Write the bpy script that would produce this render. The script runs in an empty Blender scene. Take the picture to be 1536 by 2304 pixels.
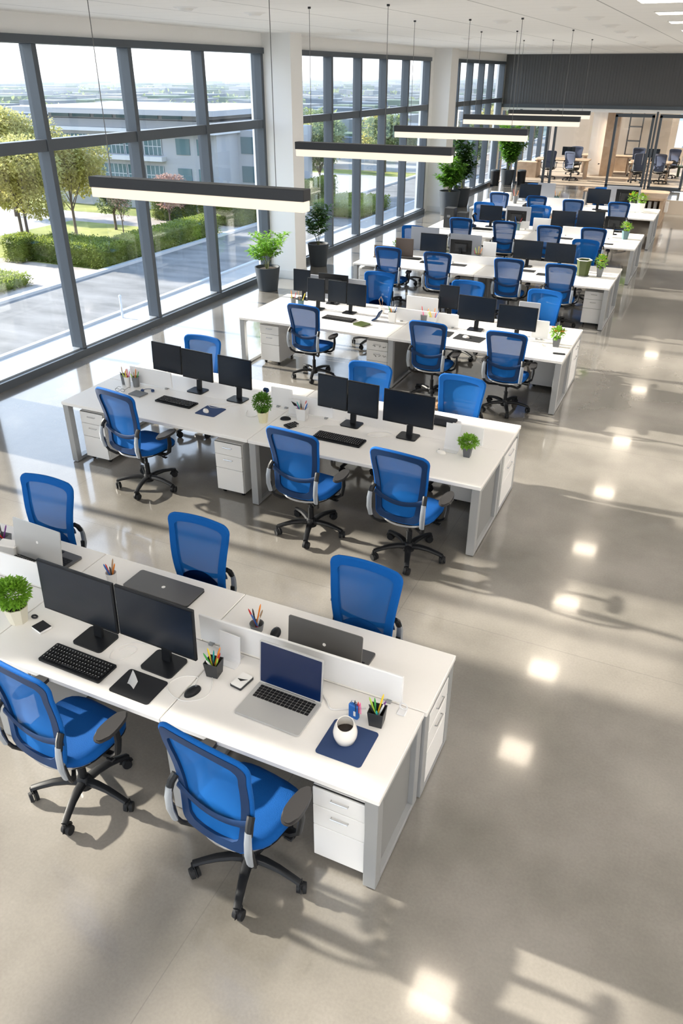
import bpy, bmesh, math, random
from mathutils import Vector, Matrix
random.seed(7)
PI = math.pi
SC = bpy.context.scene
COL = SC.collection

# ------------------------------------------------------------------ materials
MT = {}
def mat(name, c, rough=.5, metal=0., spec=.5, emis=None, es=0., coat=0., trans=0.):
    m = bpy.data.materials.new(name); m.use_nodes = True
    b = m.node_tree.nodes['Principled BSDF']
    b.inputs['Base Color'].default_value = (*c, 1)
    b.inputs['Roughness'].default_value = rough
    b.inputs['Metallic'].default_value = metal
    b.inputs['Specular IOR Level'].default_value = spec
    b.inputs['Coat Weight'].default_value = coat
    b.inputs['Coat Roughness'].default_value = .12
    b.inputs['Transmission Weight'].default_value = trans
    if emis:
        b.inputs['Emission Color'].default_value = (*emis, 1); b.inputs['Emission Strength'].default_value = es
    MT[name] = m
    return m
def N(m, t, **k):
    n = m.node_tree.nodes.new(t)
    for a, v in k.items():
        if a in n.inputs.keys(): n.inputs[a].default_value = v
        else: setattr(n, a, v)
    return n
def L(m, a, b): m.node_tree.links.new(a, b)
def BS(m): return m.node_tree.nodes['Principled BSDF']
def noise_col(m, c1, c2, scale, detail=4, lo=.3, hi=.7, bump=0., bscale=None, coord='Object', stretch=None):
    tc = N(m, 'ShaderNodeTexCoord'); mp = N(m, 'ShaderNodeMapping')
    if stretch: mp.inputs['Scale'].default_value = stretch
    L(m, tc.outputs[coord], mp.inputs[0])
    n = N(m, 'ShaderNodeTexNoise'); n.inputs['Scale'].default_value = scale; n.inputs['Detail'].default_value = detail
    L(m, mp.outputs[0], n.inputs['Vector'])
    r = N(m, 'ShaderNodeValToRGB'); r.color_ramp.elements[0].position = lo; r.color_ramp.elements[1].position = hi
    r.color_ramp.elements[0].color = (*c1, 1); r.color_ramp.elements[1].color = (*c2, 1)
    L(m, n.outputs['Fac'], r.inputs[0]); L(m, r.outputs[0], BS(m).inputs['Base Color'])
    if bump:
        n2 = N(m, 'ShaderNodeTexNoise'); n2.inputs['Scale'].default_value = bscale or scale*8
        L(m, mp.outputs[0], n2.inputs['Vector'])
        b = N(m, 'ShaderNodeBump'); b.inputs['Strength'].default_value = bump; b.inputs['Distance'].default_value = .01
        L(m, n2.outputs['Fac'], b.inputs['Height']); L(m, b.outputs[0], BS(m).inputs['Normal'])
    return r

mat('white_top', (.82,.80,.77), .38); mat('white_cab', (.78,.77,.75), .4); mat('gap', (.03,.03,.03), .8)
mat('grey_metal', (.36,.37,.375), .38, .35); mat('grey_panel', (.22,.22,.215), .55); mat('chrome', (.6,.6,.6), .18, 1.)
mat('black', (.008,.009,.011), .45, spec=.28); mat('black_soft', (.010,.011,.013), .6, spec=.25); mat('arm_grey', (.026,.025,.026), .45, spec=.35)
mat('bracket', (.30,.33,.37), .3, .35); mat('trimsilver', (.5,.5,.5), .25, .6)
m = mat('blue_fab', (.0012,.090,.345), .8, spec=.2)
def weave(m, s=420, st=.5):
    tc = N(m, 'ShaderNodeTexCoord'); v = N(m, 'ShaderNodeTexVoronoi'); v.inputs['Scale'].default_value = s
    L(m, tc.outputs['Object'], v.inputs['Vector']); b = N(m, 'ShaderNodeBump'); b.inputs['Strength'].default_value = st; b.inputs['Distance'].default_value = .002
    L(m, v.outputs['Distance'], b.inputs['Height']); L(m, b.outputs[0], BS(m).inputs['Normal'])
weave(m, 260)
mat('navy', (.002,.024,.085), .55, spec=.3); mat('blue_pad', (.0012,.072,.285), .85, spec=.2); weave(MT['blue_pad'], 260)
# knitted mesh: opaque thread with real see-through holes
m = mat('blue_mesh', (.004,.105,.36), .8, spec=.2)
nt = m.node_tree; out = nt.nodes['Material Output']
tc = N(m, 'ShaderNodeTexCoord'); mp = N(m, 'ShaderNodeMapping'); mp.inputs['Scale'].default_value = (1,1,1)
L(m, tc.outputs['Object'], mp.inputs[0])
sx = N(m, 'ShaderNodeSeparateXYZ'); L(m, mp.outputs[0], sx.inputs[0])
def sine(m, src, k):
    a = N(m, 'ShaderNodeMath', operation='MULTIPLY'); a.inputs[1].default_value = k; L(m, src, a.inputs[0])
    s = N(m, 'ShaderNodeMath', operation='SINE'); L(m, a.outputs[0], s.inputs[0]); return s
s1 = sine(m, sx.outputs[0], 2*PI/.0062); s2 = sine(m, sx.outputs[2], 2*PI/.0075)
mu = N(m, 'ShaderNodeMath', operation='MULTIPLY'); L(m, s1.outputs[0], mu.inputs[0]); L(m, s2.outputs[0], mu.inputs[1])
mr = N(m, 'ShaderNodeMapRange'); mr.inputs['From Min'].default_value = -.05; mr.inputs['From Max'].default_value = .25
mr.inputs['To Min'].default_value = .02; mr.inputs['To Max'].default_value = .22
L(m, mu.outputs[0], mr.inputs['Value'])
tr = N(m, 'ShaderNodeBsdfTransparent'); mx = N(m, 'ShaderNodeMixShader')
L(m, mr.outputs[0], mx.inputs[0]); L(m, BS(m).outputs[0], mx.inputs[1]); L(m, tr.outputs[0], mx.inputs[2]); L(m, mx.outputs[0], out.inputs[0])

mat('bezel', (.007,.008,.010), .35, spec=.3); mat('screen', (.006,.010,.017), .25, spec=.4); mat('mon_back', (.012,.014,.018), .5)
mat('laptop_silver', (.52,.52,.51), .35, .35); mat('laptop_dark', (.125,.122,.118), .38, .4); mat('screen_blue', (.001,.012,.06), .25, spec=.35)
mat('keys', (.008,.008,.009), .5, spec=.3); mat('key_legend', (.6,.6,.6), .5); mat('pad_dark', (.018,.019,.022), .8, spec=.25); mat('pad_blue', (.022,.05,.14), .75)
mat('paper', (.85,.84,.82), .7); mat('acrylic_white', (.74,.74,.75), .3); mat('mug', (.80,.77,.72), .25, coat=.5); mat('coffee', (.02,.012,.008), .2)
mat('cup_mesh', (.035,.037,.040), .45, .3); mat('cup_grey', (.16,.17,.18), .5); mat('cup_white', (.72,.72,.71), .45); mat('cup_teal', (.09,.17,.19), .45)
mat('screen_panel', (.80,.80,.80), .5); mat('screen_panel_grey', (.36,.38,.43), .7); mat('tag_blue', (.01,.13,.48), .45); mat('cable_w', (.75,.74,.72), .5)
mat('pot_cream', (.66,.62,.42), .5); mat('pot_white', (.70,.66,.54), .5); mat('pot_grey', (.10,.105,.115), .55); mat('pot_slate', (.030,.040,.052), .6)
mat('soil', (.025,.016,.010), .95); mat('stem', (.10,.12,.04), .7); mat('bark', (.10,.075,.055), .9)
mat('olive', (.05,.07,.015), .4); mat('orange', (.85,.20,.02), .5); mat('yellow', (.85,.62,.02), .5); mat('red', (.65,.03,.03), .5)
PENC = {'red':(.55,.03,.03),'orange':(.85,.25,.02),'yellow':(.85,.62,.03),'green':(.05,.35,.06),'blue':(.02,.14,.5),'black':(.015,.015,.018),
        'white':(.8,.8,.8),'teal':(.02,.4,.38),'pink':(.8,.08,.3),'purple':(.16,.03,.22),'brown':(.35,.16,.06),'lime':(.45,.65,.08)}
for k, c in PENC.items(): mat('pen_'+k, c, .35)
def leafmat(name, c1, c2, tr=.35):
    m = mat(name, c1, .5); noise_col(m, c1, c2, 9 if 'tree' not in name else .5, 3, .35, .65)
    t = N(m, 'ShaderNodeBsdfTranslucent'); t.inputs['Color'].default_value = (*[min(1, (a*.4+b*.6)*1.6) for a, b in zip(c1, c2)], 1)
    mx = N(m, 'ShaderNodeMixShader'); mx.inputs[0].default_value = tr
    L(m, BS(m).outputs[0], mx.inputs[1]); L(m, t.outputs[0], mx.inputs[2]); L(m, mx.outputs[0], m.node_tree.nodes['Material Output'].inputs[0])
leafmat('leaf', (.05,.16,.015), (.14,.30,.03)); leafmat('leaf_bright', (.12,.28,.02), (.26,.46,.05)); leafmat('leaf_dark', (.025,.085,.015), (.07,.17,.03))
leafmat('leaf_tree', (.25,.25,.08), (.48,.44,.16), .48); leafmat('leaf_tree_green', (.09,.13,.06), (.23,.27,.11), .45)
leafmat('leaf_tree_red', (.22,.13,.11), (.34,.22,.18), .4); leafmat('leaf_tree_hedge', (.07,.11,.02), (.26,.30,.06), .4)

mat('wall_white', (.88,.875,.865), .8); mat('base_white', (.78,.78,.77), .5)
mat('frame', (.075,.090,.108), .36, .15); mat('alu', (.48,.52,.56), .35, .5)
# polished concrete
m = mat('floor', (.4,.38,.35), .2); b = BS(m)
r = noise_col(m, (.120,.111,.097), (.285,.266,.238), .75, 10, .30, .70)
n2 = N(m, 'ShaderNodeTexNoise'); n2.inputs['Scale'].default_value = 60; n2.inputs['Detail'].default_value = 6
tcf = N(m, 'ShaderNodeTexCoord'); L(m, tcf.outputs['Object'], n2.inputs['Vector'])
mxf = N(m, 'ShaderNodeMix', data_type='RGBA', blend_type='OVERLAY'); mxf.inputs['Factor'].default_value = .14
L(m, r.outputs[0], mxf.inputs['A']); L(m, n2.outputs['Fac'], mxf.inputs['B'])
# saw-cut joints of the slab
sxf = N(m, 'ShaderNodeSeparateXYZ'); L(m, tcf.outputs['Object'], sxf.inputs[0])
def joint(src, per, off, w):
    a = N(m, 'ShaderNodeMath', operation='ADD'); a.inputs[1].default_value = off; L(m, src, a.inputs[0])
    p = N(m, 'ShaderNodeMath', operation='PINGPONG'); p.inputs[1].default_value = per/2; L(m, a.outputs[0], p.inputs[0])
    c = N(m, 'ShaderNodeMath', operation='LESS_THAN'); c.inputs[1].default_value = w; L(m, p.outputs[0], c.inputs[0]); return c
j1 = joint(sxf.outputs[0], 4.0, 1.7, .003); j2 = joint(sxf.outputs[1], 4.0, 3.1, .003)
jm = N(m, 'ShaderNodeMath', operation='MAXIMUM'); L(m, j1.outputs[0], jm.inputs[0]); L(m, j2.outputs[0], jm.inputs[1])
jm2 = N(m, 'ShaderNodeMath', operation='MULTIPLY'); jm2.inputs[1].default_value = .35; L(m, jm.outputs[0], jm2.inputs[0])
mj = N(m, 'ShaderNodeMix', data_type='RGBA'); L(m, jm2.outputs[0], mj.inputs['Factor']); L(m, mxf.outputs['Result'], mj.inputs['A']); mj.inputs['B'].default_value = (.08,.08,.075,1)
L(m, mj.outputs['Result'], b.inputs['Base Color'])
nr = N(m, 'ShaderNodeTexNoise'); nr.inputs['Scale'].default_value = 2.2; nr.inputs['Detail'].default_value = 5; L(m, tcf.outputs['Object'], nr.inputs['Vector'])
rr = N(m, 'ShaderNodeMapRange'); rr.inputs['To Min'].default_value = .10; rr.inputs['To Max'].default_value = .24; L(m, nr.outputs['Fac'], rr.inputs['Value']); L(m, rr.outputs[0], b.inputs['Roughness'])
bf = N(m, 'ShaderNodeBump'); bf.inputs['Strength'].default_value = .018; bf.inputs['Distance'].default_value = .01; L(m, n2.outputs['Fac'], bf.inputs['Height']); L(m, bf.outputs[0], b.inputs['Normal'])
b.inputs['Specular IOR Level'].default_value = .8; b.inputs['Coat Weight'].default_value = .8; b.inputs['Coat Roughness'].default_value = .07; b.inputs['Coat IOR'].default_value = 1.6
# ceiling tiles
m = mat('ceiling', (.88,.87,.85), .85); tcc = N(m, 'ShaderNodeTexCoord'); sxc = N(m, 'ShaderNodeSeparateXYZ'); L(m, tcc.outputs['Object'], sxc.inputs[0])
a1 = joint(sxc.outputs[0], 1.25, .35, .010); a2 = joint(sxc.outputs[1], .6, 0, .006)
h2 = N(m, 'ShaderNodeMath', operation='MULTIPLY'); h2.inputs[1].default_value = .35; L(m, a2.outputs[0], h2.inputs[0])
am = N(m, 'ShaderNodeMath', operation='MAXIMUM'); L(m, a1.outputs[0], am.inputs[0]); L(m, h2.outputs[0], am.inputs[1])
am2 = N(m, 'ShaderNodeMath', operation='MULTIPLY'); am2.inputs[1].default_value = .65; L(m, am.outputs[0], am2.inputs[0])
mc = N(m, 'ShaderNodeMix', data_type='RGBA'); L(m, am2.outputs[0], mc.inputs['Factor']); mc.inputs['A'].default_value = (.88,.87,.85,1); mc.inputs['B'].default_value = (.22,.22,.22,1)
L(m, mc.outputs['Result'], BS(m).inputs['Base Color'])
mat('charcoal', (.115,.119,.126), .7); mat('lamp_body', (.035,.037,.042), .45, .3); mat('lamp_glow', (.35,.33,.30), .5, emis=(1,.84,.68), es=.34)
mat('downlight', (1,1,1), .5, emis=(1,.86,.68), es=5.); mat('wire', (.16,.16,.16), .4, .4); mat('wood', (.50,.36,.24), .45); noise_col(MT['wood'], (.42,.29,.19), (.58,.43,.30), 3, 6, stretch=(1,9,1))
mat('beige_floor', (.36,.29,.22), .5); mat('beige_wall', (.62,.54,.45), .8); mat('greyblue', (.07,.09,.15), .8); mat('green_bench', (.08,.12,.08), .7)
# window glass: clear with a real Fresnel reflection
m = bpy.data.materials.new('glass'); m.use_nodes = True; MT['glass'] = m; nt = m.node_tree; nt.nodes.remove(nt.nodes['Principled BSDF'])
gl = N(m, 'ShaderNodeBsdfGlossy'); gl.inputs['Roughness'].default_value = .0; gl.inputs['Color'].default_value = (1,1,1,1)
tp = N(m, 'ShaderNodeBsdfTransparent'); tp.inputs['Color'].default_value = (.975,.985,.985,1); lw = N(m, 'ShaderNodeLayerWeight'); lw.inputs['Blend'].default_value = .5
pw = N(m, 'ShaderNodeMath', operation='POWER'); pw.inputs[1].default_value = 4.; L(m, lw.outputs['Facing'], pw.inputs[0])
fr = N(m, 'ShaderNodeMapRange'); fr.inputs['To Min'].default_value = .025; fr.inputs['To Max'].default_value = .6; L(m, pw.outputs[0], fr.inputs['Value'])
mx = N(m, 'ShaderNodeMixShader'); L(m, fr.outputs[0], mx.inputs[0]); L(m, tp.outputs[0], mx.inputs[1]); L(m, gl.outputs[0], mx.inputs[2]); L(m, mx.outputs[0], nt.nodes['Material Output'].inputs[0])
# outdoors
mat('asphalt', (.2,.2,.2), .9); noise_col(MT['asphalt'], (.105,.103,.098), (.215,.208,.198), .25, 8, bump=.2, stretch=(1,3,1))
mat('pale_paving', (.31,.30,.28), .9); mat('kerb', (.40,.41,.42), .8); mat('pink_paving', (.56,.50,.45), .9); noise_col(MT['pink_paving'], (.28,.24,.21), (.38,.33,.29), .4, 6)
mat('lawn', (.2,.26,.06), .95); noise_col(MT['lawn'], (.12,.15,.03), (.32,.32,.08), .3, 6)
mat('far_land', (.2,.24,.2), .95); noise_col(MT['far_land'], (.04,.075,.065), (.13,.17,.16), .012, 12, .35, .65)
mat('bldg', (.34,.355,.38), .8); mat('bldg_pale', (.50,.52,.54), .7); mat('bldg_glass', (.10,.17,.19), .15, .3)

# ------------------------------------------------------------------ geometry helpers
class G:
    def __init__(s): s.b = bmesh.new(); s.mi = 0
    def _tag(s, f0):
        for f in list(s.b.faces)[f0:]: f.material_index = s.mi
    def box(s, c, d, bev=0., rot=None, seg=1):
        f0 = len(s.b.faces)
        r = bmesh.ops.create_cube(s.b, size=1)
        vs = r['verts']
        for v in vs: v.co = Vector((v.co.x*d[0], v.co.y*d[1], v.co.z*d[2]))
        if bev:
            es = list({e for v in vs for e in v.link_edges})
            rr = bmesh.ops.bevel(s.b, geom=es, offset=bev, segments=seg, affect='EDGES', profile=.5)
            vs = list({v for f in rr['faces'] for v in f.verts} | {v for v in vs if v.is_valid})
        for v in vs:
            if rot is not None: v.co = rot @ v.co
            v.co += Vector(c)
        s._tag(f0); return s
    def span(s, a, b, bev=0.):
        return s.box([(a[i]+b[i])/2 for i in range(3)], [abs(b[i]-a[i]) for i in range(3)], bev)
    def lathe(s, prof, c=(0,0,0), n=20, cap=True, ax=None):
        f0 = len(s.b.faces); rings = []
        for (r, z) in prof:
            ring = []
            for k in range(n):
                a = 2*PI*k/n; p = Vector((r*math.cos(a), r*math.sin(a), z))
                if ax is not None: p = ax @ p
                ring.append(s.b.verts.new(p+Vector(c)))
            rings.append(ring)
        for a, b in zip(rings, rings[1:]):
            for k in range(n): s.b.faces.new((a[k], a[(k+1) % n], b[(k+1) % n], b[k]))
        if cap:
            s.b.faces.new(rings[0][::-1]); s.b.faces.new(rings[-1])
        s._tag(f0); return s
    def cyl(s, p, q, r, r2=None, n=12):
        p, q = Vector(p), Vector(q); d = q-p
        ax = d.to_track_quat('Z', 'Y').to_matrix()
        return s.lathe([(r, 0), (r if r2 is None else r2, d.length)], p, n, True, ax)
    def sweep(s, pts, w, h=None, n=8, closed=False, up=(0,0,1), square=False, widths=None):
        """tube of elliptical or rounded-rect section along pts; w across, h along up"""
        f0 = len(s.b.faces); h = h or w; P = [Vector(p) for p in pts]; m_ = len(P); rings = []
        for i, p in enumerate(P):
            if closed: t = P[(i+1) % m_]-P[i-1]
            else: t = P[min(i+1, m_-1)]-P[max(i-1, 0)]
            t.normalize(); u = Vector(up); side = t.cross(u)
            if side.length < 1e-4: side = t.cross(Vector((0,1,0)))
            side.normalize(); u2 = side.cross(t).normalized()
            k_ = widths[i] if widths else 1.
            ring = []
            if square: sec = [(-.5,-.5),(.5,-.5),(.5,.5),(-.5,.5)]
            else: sec = [(.5*math.cos(2*PI*j/n), .5*math.sin(2*PI*j/n)) for j in range(n)]
            for a, b_ in sec: ring.append(s.b.verts.new(p+side*a*w*k_+u2*b_*h*k_))
            rings.append(ring)
        q = len(rings[0]); rr = rings+[rings[0]] if closed else rings
        for a, b_ in zip(rr, rr[1:]):
            for k in range(q): s.b.faces.new((a[k], a[(k+1) % q], b_[(k+1) % q], b_[k]))
        if not closed:
            s.b.faces.new(rings[0][::-1]); s.b.faces.new(rings[-1])
        s._tag(f0); return s
    def plate(s, outline, z0, z1):
        """extruded polygon in xy"""
        f0 = len(s.b.faces)
        a = [s.b.verts.new((x, y, z0)) for x, y in outline]; b_ = [s.b.verts.new((x, y, z1)) for x, y in outline]
        n = len(a); s.b.faces.new(a[::-1]); s.b.faces.new(b_)
        for k in range(n): s.b.faces.new((a[k], a[(k+1) % n], b_[(k+1) % n], b_[k]))
        s._tag(f0); return s
    def quad(s, *p):
        f = s.b.faces.new([s.b.verts.new(q) for q in p]); f.material_index = s.mi; return s
    def grid(s, fn, nu, nv):
        f0 = len(s.b.faces)
        V = [[s.b.verts.new(fn(i/nu, j/nv)) for j in range(nv+1)] for i in range(nu+1)]
        for i in range(nu):
            for j in range(nv): s.b.faces.new((V[i][j], V[i+1][j], V[i+1][j+1], V[i][j+1]))
        s._tag(f0); return s
    def leaf(s, p, d, up, l, w):
        """pointed leaf folded along its midrib"""
        d = d.normalized(); sd = d.cross(up)
        if sd.length < 1e-3: sd = d.cross(Vector((1,0,0)))
        sd.normalize(); nn = sd.cross(d)
        a = s.b.verts.new(p); t = s.b.verts.new(p+d*l-nn*l*.18); mid = s.b.verts.new(p+d*l*.5)
        r = s.b.verts.new(p+d*l*.45+sd*w*.5+nn*w*.15); q = s.b.verts.new(p+d*l*.45-sd*w*.5+nn*w*.15)
        for tri in ((a,r,mid),(r,t,mid),(a,mid,q),(mid,t,q)):
            f = s.b.faces.new(tri); f.material_index = s.mi
    def build(s, name, m, parent=None, smooth=False, loc=None, ang=35):
        me = bpy.data.meshes.new(name)
        if s.b.faces: bmesh.ops.recalc_face_normals(s.b, faces=s.b.faces)
        s.b.to_mesh(me); s.b.free()
        ms = m if isinstance(m, (list, tuple)) else [m]
        for x in ms: me.materials.append(MT[x])
        if smooth:
            me.polygons.foreach_set('use_smooth', [True]*len(me.polygons))
            try: me.set_sharp_from_angle(angle=math.radians(ang))
            except Exception: pass
        o = bpy.data.objects.new(name, me); COL.objects.link(o)
        if parent: o.parent = parent
        if loc: o.location = loc
        return o
def rrect(w, h, r, n=5, cx=0, cy=0):
    o = []
    for (sx_, sy_, a0) in ((1,1,0),(-1,1,90),(-1,-1,180),(1,-1,270)):
        for k in range(n+1):
            a = math.radians(a0+90*k/n); o.append((cx+sx_*(w/2-r)+r*math.cos(a), cy+sy_*(h/2-r)+r*math.sin(a)))
    return o
def meta(o, label, cat, group=None, kind=None):
    o['label'] = label; o['category'] = cat
    if group: o['group'] = group
    if kind: o['kind'] = kind
    return o
def empty(name, loc=(0,0,0), rz=0.):
    o = bpy.data.objects.new(name, None); COL.objects.link(o); o.location = loc; o.rotation_euler = (0,0,rz); o.empty_display_size = .1
    return o
KIDS = {}
def kids(o):
    return [c for c in COL.objects if c.parent == o]
def tree_of(o): return (o, [tree_of(c) for c in kids(o)])
def copy_tree(t, parent=None):
    o, ch = t; c = o.copy(); COL.objects.link(c)
    for k in ('label','category','group'):
        if k in c.keys() and parent is None: del c[k]
    c.parent = parent
    for x in ch: copy_tree(x, c)
    return c
class Proto:
    """first use places the original, later uses copy it with all its parts"""
    def __init__(s, o): s.o = o; s.t = tree_of(o); s.used = False
    def place(s, loc, rz, label, cat, group=None, scale=None):
        o = copy_tree(s.t) if s.used else s.o
        s.used = True; o.location = loc; o.rotation_euler = (0,0,rz)
        if scale: o.scale = scale if isinstance(scale, tuple) else (scale,)*3
        return meta(o, label, cat, group)
def struct(o, label, cat): return meta(o, label, cat, None, 'structure')

# ------------------------------------------------------------------ camera
SC.render.resolution_x, SC.render.resolution_y = 1536, 2304
cam = bpy.data.cameras.new('camera'); co = bpy.data.objects.new('camera', cam); COL.objects.link(co); SC.camera = co
TH, YA, RO, H = .5230, -.4319, .0029, 3.9081
fw = Vector((math.sin(YA)*math.cos(TH), math.cos(YA)*math.cos(TH), -math.sin(TH))); rt = Vector((math.cos(YA), -math.sin(YA), 0)); up = rt.cross(fw)
r2 = rt*math.cos(RO)+up*math.sin(RO); u2 = up*math.cos(RO)-rt*math.sin(RO)
co.matrix_world = Matrix(((r2.x,u2.x,-fw.x,0),(r2.y,u2.y,-fw.y,0),(r2.z,u2.z,-fw.z,H),(0,0,0,1)))
cam.sensor_fit = 'VERTICAL'; cam.sensor_height = 36; cam.lens = 36*1708.7/2304; cam.clip_end = 6000

# ------------------------------------------------------------------ room shell
XW, ZC, YB = -8.66, 4.59, 34.1
XR, YN = 9.0, -7.0
ZT = 4.35
struct(G().span((XW-.35, YN-.2, -.25), (XR+.2, 46.2, 0)).build('floor', 'floor'), 'polished grey concrete floor with pale sun bands running the length of the office', 'floor')
struct(G().span((XW-.35, YN-.2, ZC), (XR+.2, 46.2, ZC+.2)).build('ceiling', 'ceiling'), 'white tiled ceiling with thin seams over the whole office', 'ceiling')
# window bays: (y0, y1, mullions)
BAYS = [(-6.6, 2.42, [-4.4,-2.2,0.1]), (4.25, 5.80, [5.02]), (7.0, 15.02, [8.97,10.95,12.93]), (16.48, 25.05, [18.16,19.84,21.52,23.2]), (26.62, 33.95, [28.0,29.5,30.95,32.25])]
g = G(); g.span((XW-.30, YN, ZT), (XW, 34.3, ZC))
prev = YN
for (a, b_, _) in BAYS:
    if a > prev: g.span((XW-.30, prev, 0), (XW, a, ZT))
    prev = b_
g.span((XW-.30, prev, 0), (XW, 34.3, ZT))
struct(g.build('wall_left', 'wall_white'), 'white wall above and between the tall dark-framed windows', 'wall')
for i, (a, b_, ms) in enumerate(BAYS):
    g = G()
    g.span((XW-.20, a, ZT-.10), (XW+.05, b_, ZT)); g.span((XW-.20, a, 0), (XW+.06, b_, .115))
    g.span((XW-.20, a, .1), (XW+.02, a+.09, ZT-.1)); g.span((XW-.20, b_-.09, .1), (XW+.02, b_, ZT-.1))
    edges = [a]+ms+[b_]
    for y0, y1 in zip(edges, edges[1:]): g.span((XW-.16, y0+.05, 2.96), (XW+.012, y1-.05, 3.11))
    fo = g.build('window_%d' % (i+1), 'frame')
    struct(fo, ['dark slate framed window at the near end of the left wall, beside the viewpoint','narrow dark slate framed window of two panes left of the nearest desks','largest dark slate window at the left of the picture, nearest one seen','tall dark slate window between the two white pillars','farthest dark slate window at the left, next to the glass partition'][i], 'window')
    s_ = G()
    for y0, y1 in zip(edges, edges[1:]): s_.span((XW-.19, y0+.05, .112), (XW-.02, y1-.05, .135))
    s_.build('window_sill', 'alu', fo)
    for y in ms: G().span((XW-.19, y-.045, .115), (XW+.03, y+.045, ZT-.1), .004).build('mullion', 'frame', fo)
    p = G()
    for y0, y1 in zip(edges, edges[1:]):
        p.span((XW-.135, y0+.03, .12), (XW-.125, y1-.03, 2.97)); p.span((XW-.135, y0+.03, 3.1), (XW-.125, y1-.03, ZT-.09))
    p.build('glass_panes', 'glass', fo)
g = G(); g.span((XW, 15.02, 0), (-8.03, 15.50, ZC)); g2 = G().span((XW, 15.0, 0), (-8.015, 15.515, .17))
c = g.build('trim_1', 'wall_white'); g2.build('skirting', 'base_white', c); struct(c, 'white square pillar between the first and second window, potted plants at its foot', 'pillar')
g = G(); g.span((XW, 25.4, 0), (-8.12, 26.1, ZC)); g2 = G().span((XW, 25.38, 0), (-8.105, 26.115, .17))
c = g.build('trim_2', 'wall_white'); g2.build('skirting', 'base_white', c); struct(c, 'white square pillar farther down the window wall behind the bushy potted plant', 'pillar')
# right and near sides (outside the picture): pierced by the same kind of windows
g = G()
for y in range(-7, 47, 4): g.span((XR, y, 0), (XR+.2, y+.5, ZC))
g.span((XR, -7, 0), (XR+.2, 46, ZC)); struct(g.build('wall_right', 'wall_white'), 'plain white wall along the right side of the office, outside the picture', 'wall')
g = G()
for x in (-9, -5, -1, 3, 7): g.span((x, YN-.2, 0), (x+.5, YN, ZC))
g.span((-9, YN-.2, 4.2), (9, YN, ZC)); struct(g.build('wall_near', 'wall_white'), 'white piers at the near end of the office behind the viewpoint', 'wall')
# far end: ribbed charcoal band above glass partition
g = G(); g.span((XW, YB, 2.86), (XR, YB+.25, ZC))
x = XW
while x < 6: g.span((x, YB-.02, 2.95), (x+.035, YB+.01, ZC)); x += .11
struct(g.build('wall_far', 'charcoal'), 'charcoal ribbed band above the glass partition at the far end', 'wall')
struct(G().span((XW, YB-.08, 2.78), (XR, YB+.02, 2.90)).build('trim_3', 'frame'), 'dark header rail under the ribbed band', 'trim')
pt = empty('glass_partition', (-5, YB, 0)); meta(pt, 'glazed partition with dark frames across the far end of the office', 'partition')
def inpt(o): o.location = (5, -YB, 0)
for xx, w in ((-7.86,.10),(-6.70,.09),(-6.42,.09),(-2.72,.07),(-.2,.1),(2.4,.1),(5.,.1),(8.9,.1)):
    inpt(G().span((xx-w/2, YB-.05, 0), (xx+w/2, YB+.05, 2.72)).build('post', 'frame', pt))
inpt(G().span((-8.6, YB-.04, 2.66), (8.9, YB+.04, 2.78)).build('top_rail', 'wall_white', pt))
inpt(G().span((-7.86, YB-.04, 0), (-6.42, YB+.04, .07)).build('bottom_rail', 'frame', pt))
g = G()
for a, b_ in ((-7.8,-6.75),(-6.4,-4.25),(-1.35,-.25),(-.15,2.35),(2.45,4.95)): g.span((a, YB-.006, .05), (b_, YB+.006, 2.66))
inpt(g.build('glass', 'glass', pt))
for k, (a, b_) in enumerate(((-4.22,-2.80),(-2.62,-1.38))):
    d = G(); d.span((a, YB-.06, 2.52), (b_, YB+.04, 2.64)); d.span((a, YB-.06, .02), (b_, YB+.04, .14)); d.span((a, YB-.06, .1), (a+.09, YB+.04, 2.6)); d.span((b_-.09, YB-.06, .1), (b_, YB+.04, 2.6))
    o = d.build('door_%d' % (k+1), 'frame'); struct(o, ['framed glass door in the far partition, left one of the pair','framed glass door at the right edge of the far partition'][k], 'door')
    G().span((a+.09, YB-.016, .14), (b_-.09, YB-.004, 2.52)).build('glass', 'glass', o); G().cyl((b_-.16, YB-.10, .9), (b_-.16, YB-.10, 1.3), .012).build('door_handle', 'chrome', o)
# room behind the partition
struct(G().span((-8.6, YB+.1, .001), (9, 46, .006)).build('floor', 'beige_floor'), 'beige floor of the room behind the glass partition', 'floor')
struct(G().span((-5.4, 42.5, 0), (-2.7, 42.7, ZC)).build('wall_back', 'beige_wall'), 'beige back wall of the room behind the partition', 'wall')
g = G(); g.span((-8.9, 46, 0), (-2.7, 46.2, ZC)); g.span((-2.7, 46, 0), (9, 46.2, .7)); g.span((-2.7, 46, 3.1), (9, 46.2, ZC))
for k in range(9): g.span((-2.7+1.4*k, 46, .7), (-2.6+1.4*k, 46.2, 3.1))
struct(g.build('wall_end', 'beige_wall'), 'pale end wall with a band of windows far behind the glass partition', 'wall')
struct(G().span((-5.05, 38.2, 0), (-4.5, 38.6, ZC)).build('trim_4', 'wood'), 'timber pillar standing in the room behind the partition', 'pillar')
struct(G().span((-5.7, 38.6, 0), (-5.05, 38.8, ZC)).build('trim_5', 'wall_white'), 'white wall panel beside the timber pillar behind the partition', 'wall')
g = G()
for y in range(35, 46, 2): g.span((-8.95, y, 0), (-8.75, y+.25, ZC))
g.span((-8.95, 34.3, 3.9), (-8.75, 46, ZC)); struct(g.build('trim_6', 'frame'), 'dark window frames at the left of the room behind the partition', 'trim')

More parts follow.
